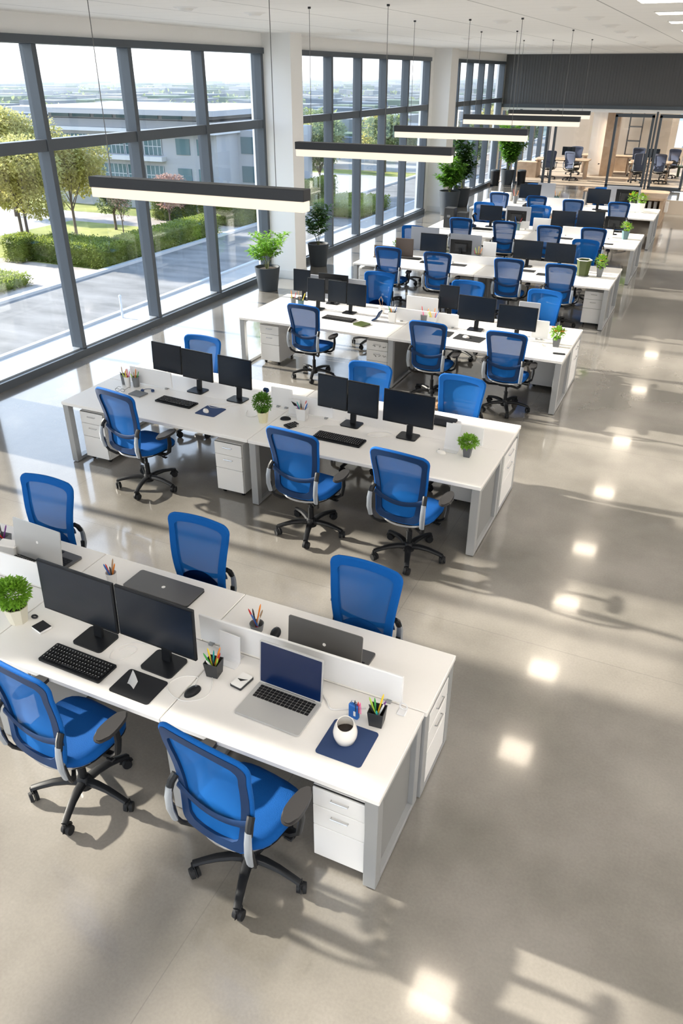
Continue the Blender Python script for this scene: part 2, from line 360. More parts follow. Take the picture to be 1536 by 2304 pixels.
# ------------------------------------------------------------------ chair
def make_chair(blue='blue_fab', mesh='blue_mesh', navy='navy', pad='blue_pad'):
    R = empty('office_chair')
    # five-star base with casters
    G().lathe([(.030,.055),(.052,.065),(.052,.115),(.034,.145)], n=16).build('base_hub', 'black', R, True)
    for k in range(5):
        a = math.radians(5+72*k); dx, dy = math.cos(a), math.sin(a)
        pts = [(dx*r_, dy*r_, z_) for r_, z_ in ((.03,.105),(.10,.118),(.18,.116),(.26,.100),(.315,.085))]
        lg = G().sweep(pts, .056, .042, n=8, widths=[1.15,1.05,.92,.82,.78]).build('base_leg', 'black', R, True)
        g = G(); cx, cy = dx*.318, dy*.318; t = a+.9*(k % 3)+.4; tx, ty = math.cos(t), math.sin(t); ax = Vector((tx, ty, 0))
        g.cyl((cx, cy, .045), (cx, cy, .088), .011, n=8)
        off = Vector((-ty, tx, 0))*.016
        for sgn in (-1, 1):
            c0 = Vector((cx, cy, .0345))+off+ax*(.007*sgn); g.cyl(c0, c0+ax*.020*sgn, .0335, .030, n=18)
        g.sweep([Vector((cx, cy, .0345))+off+Vector((-ty*math.cos(q)*.038, tx*math.cos(q)*.038, math.sin(q)*.038)) for q in [PI*j/6 for j in range(7)]], .018, .006, n=6, up=ax)
        g.build('caster', 'black_soft', lg, True)
    G().lathe([(.026,.13),(.026,.26),(.016,.262),(.016,.38)], n=14).build('gas_lift', 'black', R, True)
    g = G(); g.box((0,-.02,.395), (.16,.26,.05), .012); g.cyl((.08,.02,.395), (.24,.03,.385), .007); g.box((.25,.03,.385), (.05,.03,.012), .004); g.cyl((-.08,-.05,.395), (-.21,-.05,.388), .007)
    g.build('tilt_mechanism', 'black', R, True)
    # seat
    def se(r, n=28, w=.25, d=.25, cy=.03, p=3.2):
        o = []
        for k in range(n):
            a = 2*PI*k/n; c_, s_ = math.cos(a), math.sin(a)
            o.append((w*r*abs(c_)**(2/p)*(1 if c_ > 0 else -1), cy+d*r*abs(s_)**(2/p)*(1 if s_ > 0 else -1)))
        return o
    def stack(levels, m_, name):
        g = G(); rings = []
        for r, z in levels:
            rings.append([g.b.verts.new((x, y, z-(.03*max(0, (y-.17)/.11)**2 if y > .17 else 0))) for x, y in se(r)])
        n = len(rings[0])
        for a, b_ in zip(rings, rings[1:]):
            for k in range(n): g.b.faces.new((a[k], a[(k+1) % n], b_[(k+1) % n], b_[k]))
        g.b.faces.new(rings[0][::-1]); g.b.faces.new(rings[-1])
        return g.build(name, m_, R, True, ang=60)
    stack([(.90,.448),(.99,.458),(1.01,.475),(1.0,.492),(.95,.505),(.80,.512),(.45,.508)], pad, 'seat')
    stack([(.55,.415),(.85,.425),(.97,.440),(1.0,.452),(.9,.455)], 'black', 'seat_shell')
    # back geometry
    Z0, Z1 = .50, 1.125
    def hw(t): return .222+.046*t-.008*max(0, .12-t)/.12
    def yb(x, t):
        return -.262+.035*math.sin(PI*min(1, t*1.25))*.7-.055*(t-.3)*max(0, t-.2)+.16*abs(x)**2*1.6 - .0
    def outline(inset, n=9, r=.042):
        W = [];
        # walk: bottom-left -> bottom-right -> top-right -> top-left
        def pt(x, z): t = (z-Z0)/(Z1-Z0); return (x, yb(x, t), z)
        b0, t0 = hw(0)-inset, hw(1)-inset; zb, zt_ = Z0+inset, Z1-inset
        for k in range(n+1): x_ = -b0+r+(2*b0-2*r)*k/n; W.append(pt(x_, zb-.02*(1-(x_/b0)**2)))
        for k in range(1, 4): a = -PI/2+PI/2*k/4; W.append(pt(b0-r+r*math.cos(a), zb+r+r*math.sin(a)))
        for k in range(n+1):
            f = k/n; z = zb+r+(zt_-r-zb-r)*f; W.append(pt(b0+(t0-b0)*f, z))
        for k in range(1, 4): a = PI/2*k/4; W.append(pt(t0-r+r*math.cos(a), zt_-r+r*math.sin(a)))
        for k in range(n+1): x_ = t0-r-(2*t0-2*r)*k/n; W.append(pt(x_, zt_+.016*(1-(x_/t0)**2)))
        for k in range(1, 4): a = PI/2+PI/2*k/4; W.append(pt(-t0+r+r*math.cos(a), zt_-r+r*math.sin(a)))
        for k in range(n+1):
            f = k/n; z = zt_-r+(zb+r-zt_+r)*f; W.append(pt(-(t0+(b0-t0)*f), z))
        for k in range(1, 4): a = PI+PI/2*k/4; W.append(pt(-b0+r+r*math.cos(a), zb+r+r*math.sin(a)))
        return W
    ow = outline(.014); G().sweep([(x, y+.004, z) for x, y, z in ow], .030, .028, n=8, closed=True, up=(0,1,0)).build('back_frame', blue, R, True, ang=80)
    # broad flat border: blue fabric towards the sitter, navy frame behind
    oi = outline(.060, r=.035); om = outline(.014)
    g = G()
    def band(dy, th):
        A = [g.b.verts.new((x, y+dy, z)) for x, y, z in om]; B = [g.b.verts.new((x, y+dy, z)) for x, y, z in oi]
        C_ = [g.b.verts.new((x, y+dy+th, z)) for x, y, z in om]; D_ = [g.b.verts.new((x, y+dy+th, z)) for x, y, z in oi]
        n = len(A)
        for k in range(n):
            j = (k+1) % n
            for q in ((A[k],A[j],B[j],B[k]), (C_[k],C_[j],D_[j],D_[k]), (B[k],B[j],D_[j],D_[k]), (A[k],A[j],C_[j],C_[k])): g.b.faces.new(q)
    band(.004, .014); g.build('back_border', blue, R, True)
    g = G(); band(-.014, .017); g.build('rear_frame', navy, R, True)
    def surf(u, v, dy=0., z0=Z0+.02, z1=Z1-.03, ins=.03):
        z = z0+(z1-z0)*v; t = (z-Z0)/(Z1-Z0); x = (2*u-1)*(hw(t)-ins); return (x, yb(x, t)+dy, z)
    G().grid(lambda u, v: surf(u, v, .004), 10, 14).build('back_mesh', mesh, R, True)
    # arched lumbar pad in front, navy lumbar strap behind
    def lum(u, v):
        x = (2*u-1)*.185; top = .70-.085*(2*u-1)**2*1.0-.02*abs(2*u-1)**6; z = .515+(top-.515)*v; t = (z-Z0)/(Z1-Z0); return (x, yb(x, t)+.022-.012*abs(2*v-1)**3, z)
    g = G(); g.grid(lum, 12, 8); bmesh.ops.solidify(g.b, geom=g.b.faces[:], thickness=.008); g.build('lumbar_pad', pad, R, True)
    pts = []
    for k in range(13):
        u = k/12; x = (2*u-1)*.225; z = .715-.055*(1-(2*u-1)**2); t = (z-Z0)/(Z1-Z0); pts.append((x, yb(x, t)-.017, z))
    G().sweep(pts, .012, .042, n=8, widths=[1.3,1.15,1,1,1,1,1,1,1,1,1,1.15,1.3]).build('lumbar_strap', navy, R, True)
    for s_ in (-1, 1):
        # side bracket: black socket, grey blade, black foot curling under the seat
        pb = [(s_*x_, y_, z_) for x_, y_, z_ in ((.238,-.268,.755),(.244,-.288,.72),(.247,-.300,.66),(.245,-.302,.58),(.238,-.285,.50),(.225,-.255,.455))]
        br = G().sweep(pb[1:5], .044, .028, n=8, up=(0,1,0), widths=[.9,1.05,1.1,.95]).build('side_bracket', 'bracket', R, True)
        G().sweep([(s_*.232,-.240,.775),(s_*.240,-.268,.745),(s_*.245,-.286,.70)], .044, .036, n=8, up=(0,1,0)).build('bracket_socket', 'black', br, True)
        G().sweep([(s_*.243,-.285,.60),(s_*.245,-.272,.50),(s_*.232,-.25,.45),(s_*.19,-.20,.405),(s_*.10,-.12,.385),(0,-.08,.385)], .035, .026, n=8, up=(0,1,.2)).build('bracket_arm', 'black', br, True)
        # armrest
        ar = G().sweep([(s_*.12,.03,.40),(s_*.26,.04,.415),(s_*.305,.045,.45),(s_*.318,.055,.54),(s_*.318,.05,.635)], .030, .055, n=8, up=(0,1,0), widths=[.9,.95,1,.95,.8]).build('armrest', 'black', R, True)
        g = G(); ol = []
        for k in range(24):
            a = 2*PI*k/24; wy = .135; wx = .047*(1-.15*math.sin(a)); ol.append((s_*.312+wx*abs(math.cos(a))**.8*(1 if math.cos(a) > 0 else -1)-s_*.01*math.sin(a), .03+wy*math.sin(a)))
        g.plate(ol, .640, .664); es = [e for e in g.b.edges if abs(e.verts[0].co.z-e.verts[1].co.z) < 1e-5]
        bmesh.ops.bevel(g.b, geom=es, offset=.007, segments=2, affect='EDGES'); g.build('arm_pad', 'arm_grey', ar, True)
    # pale trim crescent under the back
    pts = [(.245*math.sin(q), -.03-.225*math.cos(q), .452-.0*math.cos(q)) for q in [math.radians(-72+12*k) for k in range(13)]]
    G().sweep(pts, .008, .020, n=6, widths=[.5,.7,.9,1,1,1,1,1,1,1,.9,.7,.5]).build('seat_trim', 'trimsilver', R, True)
    return R
chair = Proto(make_chair())
mat('gb_mesh', (.08,.10,.17), .8)
chair_gb = Proto(make_chair('greyblue','gb_mesh','greyblue','black_soft'))
ROWN = ['nearest','second','third','fourth','fifth','sixth']
POSF = {1:[(-2.80,2.40,'cut by the left picture edge',-.10),(-1.60,2.38,'in front of the open laptop',-.13)],
 2:[(-4.98,5.86,'at the window end',-.16),(-2.95,5.76,'left of the aisle-end chair',-.10),(-1.93,5.75,'next to the aisle',-.10)],
 3:[(-4.90,9.72,'at the window end',-.08),(-3.06,9.67,'right of the desk seam',-.04),(-2.02,9.66,'next to the aisle',-.04)],
 4:[(-5.36,14.02,'nearest the windows',-.02),(-4.38,13.95,'second from the windows',0),(-3.08,13.98,'third from the windows',0),(-2.17,13.92,'next to the aisle',0)],
 5:[(-5.12,17.80,'nearest the windows',0),(-4.12,17.78,'second from the windows',0),(-3.12,17.65,'third from the windows',0),(-2.22,17.75,'next to the aisle',0)],
 6:[(-5.42,22.3,'nearest the windows',0),(-4.36,22.1,'second from the windows',0),(-3.36,21.8,'third from the windows',0),(-2.23,21.85,'next to the aisle',0)]}
for r, L_ in POSF.items():
    for x, y, w, rz in L_:
        chair.place((x, y-(.12 if r == 1 else .07), 0), rz, 'blue mesh chair, near side of the %s desk row, %s' % (ROWN[r-1], w), 'chair', 'blue mesh office chairs', scale=((1.04,.95,1.10) if r == 1 else 1.05 if r == 2 else 1.0) if L_ is POSF.get(r) else 1.0)
POSB = {1:[(-4.36,3.60,'beyond the raised grey laptop lid',.02),(-2.92,3.58,'beyond the closed dark laptop',-.02),(-1.60,3.56,'nearest the aisle',-.06)],
 2:[(-5.36,7.28,'behind the window-end monitors',0),(-3.12,7.24,'behind the middle pair of monitors',-.03),(-2.08,7.26,'nearest the aisle',-.08)],
 3:[(-4.72,11.42,'beside the window-end monitor pair',0),(-3.24,11.45,'behind the wide middle monitor',0),(-2.06,11.38,'nearest the aisle',-.1)],
 4:[(-5.72,15.75,'window end behind a grey screen',0),(-2.18,15.72,'nearest the aisle',-.1)],
 5:[(-5.30,19.75,'nearest the windows',0),(-3.9,19.8,'second from the windows',0)],
 6:[(-4.95,24.0,'behind the window-end monitor',0),(-3.0,24.0,'behind the aisle-end monitor',0)]}
for r, L_ in POSB.items():
    for x, y, w, rz in L_:
        chair.place((x, y, 0), PI+rz, 'blue mesh chair, far side of the %s desk row, %s' % (ROWN[r-1], w), 'chair', 'blue mesh office chairs', scale=((1.04,.95,1.10) if r == 1 else 1.05 if r == 2 else 1.0) if L_ is POSF.get(r) else 1.0)

# ------------------------------------------------------------------ desks
def leg_frame(root, x, y0, y1, side, panel, corner='lo'):
    """square-section end frame: posts at y0 and y1, floor rail, top rail, optional infill"""
    w = .075
    xa, xb = (x, x+w) if side > 0 else (x-w, x)
    ym = corner
    for yy in (y0, y1-w): G().span((xa, yy, .008), (xb, yy+w, .70), .003).build('leg', 'grey_metal', root); 
    G().span((xa, y0+w, .012), (xb, y1-w, .05), .002).build('floor_rail', 'grey_metal', root)
    G().span((xa, y0+w, .655), (xb, y1-w, .70), .002).build('top_rail', 'grey_metal', root)
    g = G()
    for yy in (y0+w/2, y1-w/2): g.cyl(((xa+xb)/2, yy, 0), ((xa+xb)/2, yy, .012), .025, n=10)
    g.build('foot', 'black', root)
    if panel: G().span((xa+.028, y0+w, .05), (xa+.042, y1-w, .655)).build('end_panel', 'grey_panel', root)
def desk(x0, x1, y0, y1, left, right, label, group='white bench desks'):
    R = empty('bench_desk', ((x0+x1)/2, (y0+y1)/2, 0)); meta(R, label, 'desk', group)
    ox, oy = (x0+x1)/2, (y0+y1)/2; e = .0025
    G().span((x0-ox+e, y0-oy+e, .703), (x1-ox-e, y1-oy-e, .74), .004).build('tabletop', 'white_top', R)
    G().span((x0-ox+.08, -.05, .66), (x1-ox-.08, .05, .702)).build('support_beam', 'grey_metal', R)
    if left: leg_frame(R, x0-ox+.01, y0-oy+.01, y1-oy-.01, 1, left == 2)
    if right: leg_frame(R, x1-ox-.01, y0-oy+.01, y1-oy-.01, -1, right == 2)
    return R
YF = {1:2.42, 2:5.90, 3:9.66, 4:13.88, 5:17.60, 6:21.75}; DP = {1:1.24, 2:1.53, 3:1.56, 4:1.72, 5:1.9, 6:1.9}; MID = {1:.69}
for i, (a, b_) in enumerate(((-2.25,-.90),(-3.65,-2.25),(-6.0,-3.65))):
    desk(a, b_, 2.42, 3.105, 1 if i != 0 else 1, 2 if i == 0 else 0, 'white desk, near side of the nearest row, %s' % ['holding the open laptop','holding the two large monitors','at the left picture edge'][i])
for i, (a, b_) in enumerate(((-2.425,-.885),(-3.655,-2.425),(-6.0,-3.655))):
    desk(a, b_, 3.105, 3.66, 1, 1 if i == 0 else 0, 'white desk, far side of the nearest row, %s' % ['at the aisle end','holding the closed dark laptop','holding the silver laptop with raised lid'][i])
for r in range(2, 7):
    y0 = YF[r]; d = DP[r]; ym = y0+.82 if r > 3 else y0+.825
    for k, (a, b_) in enumerate(((-6.17,-3.76),(-3.76,-1.36))):
        desk(a, b_, y0, ym, 1 if k == 0 else 2, 2 if k else 0, 'white desk on the near side of the %s desk row, %s' % (ROWN[r-1], ['window end','aisle end'][k]))
        desk(a, b_, ym, y0+d, 1 if k == 0 else 2, 1 if k else 0, 'white desk on the far side of the %s desk row, %s' % (ROWN[r-1], ['window end','aisle end'][k]))
# pedestals
def make_ped(w=.33, d=.52, h=.56):
    R = empty('drawer_pedestal')
    G().span((-w/2, .012, .045), (w/2, d, h), .004).build('cabinet_body', 'white_cab', R)
    z = h-.006
    for hh in (.125, .145, .235):
        dr = G().span((-w/2+.003, -.006, z-hh+.004), (w/2-.003, .010, z), .003).build('drawer', 'white_cab', R)
        if hh < .2:
            hz = z-.045; g = G(); g.sweep([(-.05,-.004,hz),(-.05,-.022,hz+.002),(.05,-.022,hz+.002),(.05,-.004,hz)], .008, .010, n=6)
            g.build('drawer_handle', 'chrome', dr, True)
        z -= hh
    G().span((-w/2+.004, .004, .05), (w/2-.004, .011, h-.002)).build('shadow_gap', 'gap', R)
    for sx_, sy_ in ((-1,.06),(1,.06),(-1,d-.05),(1,d-.05)):
        G().cyl((sx_*(w/2-.05)-.012, sy_, .024), (sx_*(w/2-.05)+.012, sy_, .024), .023, n=12).build('caster', 'black_soft', R)
    return R
ped = Proto(make_ped())
for x, y, lb, rz in ((-1.14,2.47,'under the aisle end of the nearest desk row',0),(-3.50,2.50,'under the nearest desk row at the left picture edge',0),
    (-5.87,6.02,'under the window end of the second desk row',0),(-4.05,5.98,'left of the middle grey leg frame of the second desk row',0),
    (-5.76,9.86,'under the window end of the third desk row',0),(-3.98,9.84,'with dark scribbled marks, in the middle of the third desk row',0),
    (-5.95,14.05,'under the window end of the fourth desk row',0),(-3.98,14.0,'in the middle of the fourth desk row',0),(-1.62,14.1,'under the aisle end of the fourth desk row',0),
    (-5.9,17.8,'under the window end of the fifth desk row',0),(-5.85,21.95,'under the window end of the sixth desk row',0)):
    ped.place((x, y, 0), rz, 'white three-drawer pedestal %s' % lb, 'drawers', 'white drawer pedestals', scale=(1,1,1.10) if y < 3 else None)
for x, y, lb, sc_ in ((-.903,3.38,'nearest',1.13),(-1.375,7.078,'second',1.58),(-1.375,10.84,'third',1.62)):
    ped.place((x, y, 0), PI/2, 'white pedestal facing the aisle at the far half of the %s desk row' % lb, 'drawers', 'white drawer pedestals', scale=(sc_,1,1.14))
# scribbles on the third-row pedestal fronts
def ink(paths, name, loc, parent=None, w=.004, m_='black'):
    g = G()
    for p in paths: g.sweep(p, w, w, n=4)
    o = g.build(name, m_, parent); o.location = loc; return o
tg = None
for o in COL.objects:
    if o.get('label', '').startswith('white three-drawer pedestal with dark'): tg = o
random.seed(3)
pp = []
for zc in (.50, .37, .22):
    for k in range(3):
        x = -.06+.07*k; pp.append([(x+random.uniform(-.02,.02)+.012*j, -.009, zc-.01+random.uniform(-.012,.012)) for j in range(5)])
ink(pp, 'scribble_mark', (0,0,0), tg, .005)

# ------------------------------------------------------------------ desk screens (low white dividers)
def screen_panel(x0, x1, y, h, lb, m_='screen_panel', z0=.745, th=.018):
    R = empty('desk_divider', ((x0+x1)/2, y, 0)); meta(R, lb, 'divider', 'low desk dividers'); w = x1-x0
    G().span((-w/2, -th/2, z0+.012), (w/2, th/2, z0+h), .004).build('panel', m_, R)
    g = G()
    for s_ in (-1, 1): g.box((s_*(w/2-.08), 0, z0+.003), (.03,.05,.018), .002)
    g.build('clamp', 'grey_metal', R)
screen_panel(-4.5, -3.05, 3.105, .21, 'low white divider behind the left large monitor of the nearest row')
screen_panel(-2.42, -1.04, 3.105, .21, 'low white divider between the open laptop and the laptop facing away')
screen_panel(-5.83, -5.25, 6.725, .2, 'low white divider beside the pen cups at the window end of the second row')
screen_panel(-3.98, -3.72, 6.80, .22, 'short white divider behind the yellow-potted plant in the second row')
screen_panel(-3.68, -3.2, 6.725, .2, 'low white divider behind the grey pen box in the second row')
screen_panel(-1.90, -1.58, 6.725, .2, 'low white divider behind the grey cube planter at the aisle end of the second row')
screen_panel(-3.95, -3.0, 10.49, .19, 'low white divider in the middle of the third row')
screen_panel(-3.95, -3.45, 10.9, .28, 'taller white divider standing behind the middle pen cups in the third row')
screen_panel(-5.72, -4.75, 11.19, .36, 'grey divider at the far window end of the third row', 'screen_panel_grey')
screen_panel(-1.95, -1.72, 10.47, .26, 'white upright panel left of the orange flower pot in the third row')
screen_panel(-2.25, -1.95, 10.9, .38, 'lilac grey divider behind the aisle-end monitor of the third row', 'screen_panel_grey')
screen_panel(-4.5, -3.1, 14.72, .16, 'low white divider in the middle of the fourth row')
screen_panel(-4.7, -4.05, 15.35, .42, 'light grey divider behind the single monitor in the fourth row', 'screen_panel_grey')
screen_panel(-5.6, -5.0, 15.55, .46, 'grey divider in front of the far window-end chair of the fourth row', 'screen_panel_grey')
screen_panel(-3.92, -3.66, 15.0, .38, 'tall white divider panel right of the pen cup in the fourth row')
screen_panel(-2.6, -2.15, 14.75, .14, 'low white divider right of the aisle-end monitors in the fourth row')
screen_panel(-4.4, -3.9, 18.95, .18, 'low white divider left of the middle of the fifth row')
screen_panel(-3.8, -3.3, 18.9, .28, 'rounded white divider in the middle of the fifth row')
screen_panel(-3.05, -1.95, 18.55, .2, 'low white divider behind the aisle-end monitors of the fifth row')
screen_panel(-4.6, -4.0, 19.48, .42, 'grey blue divider beside the window-end monitor in the fifth row', 'screen_panel_grey')
screen_panel(-5.9, -5.55, 22.9, .3, 'white divider at the window end of the sixth row')
screen_panel(-4.3, -3.3, 22.9, .22, 'low white divider in the middle of the sixth row')
screen_panel(-2.35, -1.85, 22.75, .22, 'white divider by the flower pots of the sixth row')
screen_panel(-4.75, -4.25, 23.64, .5, 'grey divider right of the window-end monitor of the sixth row', 'screen_panel_grey')
screen_panel(-2.85, -1.95, 23.64, .52, 'grey divider with navy edge behind the aisle-end monitor of the sixth row', 'screen_panel_grey')

# ------------------------------------------------------------------ monitors
def mon_panel(R, w, h, x, y, z, yaw, tilt=-.05):
    rot = Matrix.Rotation(yaw, 3, 'Z') @ Matrix.Rotation(tilt, 3, 'X')
    g = G(); g.box((0,0,0), (w,.022,h), .004); g.box((0,.020,-.01), (w*.62,.022,h*.62), .010)
    p = g.build('monitor_panel', ['bezel'], R); p.rotation_euler = rot.to_euler(); p.location = (x, y, z)
    G().box((0,-.0115,.004), (w-.020,.002,h-.028)).build('screen', 'screen', p)
    G().box((0,-.0118,-h/2+.006), (.018,.002,.004)).build('logo', 'chrome', p)
    G().box((0,.0325,-.01), (w*.5,.003,h*.5), .001).build('rear_cover', 'mon_back', p)
def mon_stand(R, x, y, z, yaw=0., w=.21, d=.17):
    g = G(); g.plate(rrect(w, d, .025, cx=0, cy=0), .0, .012)
    b_ = g.build('stand_base', 'bezel', R, True); b_.location = (x, y, 0); b_.rotation_euler = (0,0,yaw)
    s_ = G().sweep([(x, y+.03, .010), (x, y+.045, (z)*.5), (x, y+.035, z)], .062, .022, n=4, square=True, up=(0,1,0)).build('stand_neck', 'bezel', R)
def make_mon(w, h, zc=.31, yaw=0., sx_=0., sd=1.):
    R = empty('monitor'); mon_panel(R, w, h, 0, 0, zc, yaw); mon_stand(R, sx_, .02, zc-.03, 0, .21*sd, .17*sd); return R
def make_dual(w, h, zc, yaws, sx_=0.):
    R = empty('dual_monitor'); mon_panel(R, w, h, -w/2-.004, 0, zc+.008, yaws[0]); mon_panel(R, w, h, w/2+.004, -.01, zc-.004, yaws[1])
    mon_stand(R, sx_, .03, zc-.05); G().box((0,.05,zc-.03), (w*1.1,.02,.035), .004).build('crossbar', 'bezel', R); return R
DZ = .74
mbig = Proto(make_mon(.575, .36, .345, 0, .0, 1.12)); mstd = Proto(make_mon(.54, .335, .31)); msq = Proto(make_mon(.44, .33, .33))
mbig1 = Proto(make_mon(.61, .37, .345, 0, .06, 1.12)); mbig1.place((-3.10, 2.80, DZ), -.03, 'large black monitor, left of the pair on the nearest desks', 'monitor', 'black monitors')
mbig.place((-2.50, 2.79, DZ), -.03, 'large black monitor, right of the pair on the nearest desks', 'monitor', 'black monitors')
dual_a = Proto(make_dual(.43, .33, .335, (-.02,-.02), .16)); dual_a.place((-5.13, 6.80, DZ), -.06, 'two black monitors on one stand at the window end of the second row', 'monitor', 'black monitors')
msq.place((-4.41, 6.76, DZ), -.06, 'single black monitor left of the yellow-potted plant', 'monitor', 'black monitors')
dual_b = Proto(make_dual(.345, .35, .325, (-.02,-.02), .03)); dual_b.place((-3.0, 6.66, DZ), -.04, 'two narrow black monitors on one stand in the middle of the second row', 'monitor', 'black monitors')
mstd.place((-2.33, 6.63, DZ), -.04, 'wide black monitor nearest the aisle in the second row', 'monitor', 'black monitors')
dual_b.place((-4.78, 10.55, DZ), -.02, 'two narrow black monitors on one stand at the window end of the third row', 'monitor', 'black monitors', scale=(.92,1,.92))
mstd.place((-2.76, 10.52, DZ), -.02, 'wide black monitor in the middle of the third row, a narrow screen behind its left', 'monitor', 'black monitors')
mstd.place((-2.14, 10.35, DZ), -.02, 'wide black monitor nearest the aisle in the third row', 'monitor', 'black monitors', scale=(1,1,.95))
msm = Proto(make_mon(.30, .34, .30))
for x, y, rz, lb in ((-5.30,10.55,0,'narrow black screen left of the monitor pair in the third row'),(-5.78,11.0,0,'narrow dark screen at the far window corner of the third row'),
    (-3.32,11.0,0,'narrow dark screen behind the middle monitor of the third row')):
    msm.place((x, y, DZ), rz, lb, 'monitor', 'black monitors')
for x, y, rz, lb, s_ in ((-5.22,11.0,PI,'dark monitor turned away, behind the window-end pair in the third row',.95),(-4.88,14.86,0,'dark monitor at the window half of the fourth row',1.),
    (-4.36,15.0,PI,'dark monitor turned away beside the light grey divider in the fourth row',.8),
    (-3.05,14.97,0,'left of two dark monitors at the aisle half of the fourth row',1.),(-2.44,14.93,0,'right of two dark monitors at the aisle half of the fourth row',1.),
    (-4.84,18.95,0,'dark monitor at the window half of the fifth row',1.),(-4.22,18.95,PI,'dark blue screen turned away right of the window-half monitor in the fifth row',.85),
    (-3.12,18.85,0,'left of two dark monitors at the aisle half of the fifth row',1.),(-2.50,18.75,0,'right of two dark monitors at the aisle half of the fifth row',1.1),
    (-2.02,19.2,PI,'dark screen turned away right of the aisle-half monitors in the fifth row',.8),
    (-4.82,23.0,0,'dark monitor at the window half of the sixth row',1.1),(-2.93,22.8,0,'dark monitor at the aisle half of the sixth row',1.1),
    (-2.25,23.2,PI,'dark screen turned away right of the aisle-half monitor in the sixth row',1.05)):
    mstd.place((x, y, DZ), rz, lb, 'monitor', 'black monitors', scale=s_)

# ------------------------------------------------------------------ keyboards, mice, pads
def make_kb(w=.44, d=.155):
    R = empty('keyboard'); ol = rrect(w, d, .01); G().plate(ol, .002, .014).build('keyboard_case', 'black', R)
    g = G(); mi = 0
    for j in range(5):
        y = -d/2+.026+j*.0255; x = -w/2+.014
        while x < w/2-.022:
            kw = .0165
            if j == 0 and abs(x+.06) < .015: kw = .09
            g.box((x+kw/2, y, .0185), (kw,.0195,.009), .002); x += kw+.0035
    g.build('keycaps', 'keys', R)
    g = G()
    for j in range(5):
        for i in range(21): g.box((-w/2+.022+i*.0199, -d/2+.028+j*.0255, .0233), (.004,.005,.0006))
    kl = g.build('key_legends', 'key_legend', R); kl['kind'] = 'stuff'
    return R
kb = Proto(make_kb())
for x, y, rz, lb, s_ in ((-2.99,2.59,-.02,'black keyboard below the two large monitors on the nearest desks',1.1),(-4.98,6.42,-.06,'black keyboard at the window end of the second row',1.1),
    (-2.93,6.29,-.03,'black keyboard in the middle of the second row',1.2),(-4.75,10.2,-.06,'black keyboard below the window-end monitors of the third row',1.15),
    (-5.3,14.72,0,'dark keyboard at the window end of the fourth row',1.),(-4.78,14.5,0,'dark keyboard below the single monitor in the fourth row',1.),
    (-3.25,14.9,0,'dark keyboard left of the two monitors in the fourth row',.9),(-4.9,18.55,0,'dark keyboard at the window half of the fifth row',1.)):
    kb.place((x, y, DZ), rz, lb, 'keyboard', 'black keyboards', scale=s_)
kp = Proto(make_kb(.11, .10))
kp.place((-3.53, 6.38, DZ), -.5, 'small dark number pad behind the middle chair of the second row', 'keypad')
def pad(x, y, w, d, rz, m_, lb):
    g = G().plate(rrect(w, d, .02), .0005, .004); o = g.build('mouse_pad', m_); o.location = (x, y, DZ); o.rotation_euler = (0,0,rz); meta(o, lb, 'mouse pad', 'mouse pads'); return o
pad(-2.52, 2.585, .29, .21, -.01, 'pad_dark', 'dark grey mouse pad with a bent white card on it, nearest desks')
pad(-1.21, 2.71, .27, .27, .0, 'pad_blue', 'navy blue mouse pad under the white cup')
pad(-4.50, 6.37, .25, .25, -.02, 'pad_blue', 'navy blue mouse pad with white mouse in the second row')
pad(-2.72, 10.11, .40, .26, -.1, 'pad_dark', 'black mouse pad with white mouse in the middle of the third row')
pad(-3.12, 10.17, .26, .26, 0, 'pad_dark', 'black mouse pad behind the middle chair of the third row')
pad(-4.25, 14.55, .3, .2, 0, 'pad_dark', 'dark mouse pad right of the second chair in the fourth row')
pad(-2.93, 14.62, .26, .2, 0, 'pad_dark', 'dark mouse pad below the left aisle-half monitor of the fourth row')
pad(-2.63, 14.45, .2, .2, 0, 'pad_dark', 'small black pad below the right aisle-half monitor of the fourth row')
pad(-2.95, 18.2, .4, .22, 0, 'pad_dark', 'dark oval pad in the aisle half of the fifth row')
pad(-1.97, 17.95, .25, .16, 0, 'pad_dark', 'dark pad by the aisle-end chair of the fifth row')
def make_mouse(m_):
    R = empty('computer_mouse')
    def f(u, v):
        a = 2*PI*u; r = math.sin(PI/2*v); return (.030*r*math.cos(a), .052*r*math.sin(a), .030*math.cos(PI/2*v)**.8)
    G().grid(f, 20, 8).build('mouse_shell', m_, R, True, ang=80)
    G().cyl((-.004,.026,.026), (.004,.026,.026), .006, n=10).build('scroll_wheel', 'cup_grey', R); return R
mw, mb = Proto(make_mouse('mug')), Proto(make_mouse('black'))
for x, y, rz, lb in ((-2.20,2.68,-.3,'black mouse lying on its white cable beside the desk seam, nearest desks'),(-2.02,3.36,.2,'black mouse between pen cup and dark laptop on the far side, nearest row'),
    (-3.66,6.52,-1.2,'black mouse left of the grey pen box in the second row')): mb.place((x, y, DZ+.001), rz, lb, 'mouse', 'black mice', scale=1.12)
for x, y, z, rz, lb in ((-4.54,6.34,.004,.9,'white mouse on the navy pad in the second row'),(-1.91,6.44,0,1.3,'white mouse left of the grey cube planter in the second row'),
    (-2.77,10.12,.004,1.3,'white mouse on the black pad in the third row'),(-1.76,10.22,0,1.2,'white mouse left of the orange flower pot in the third row')): mw.place((x, y, DZ+z), rz, lb, 'mouse', 'white mice')
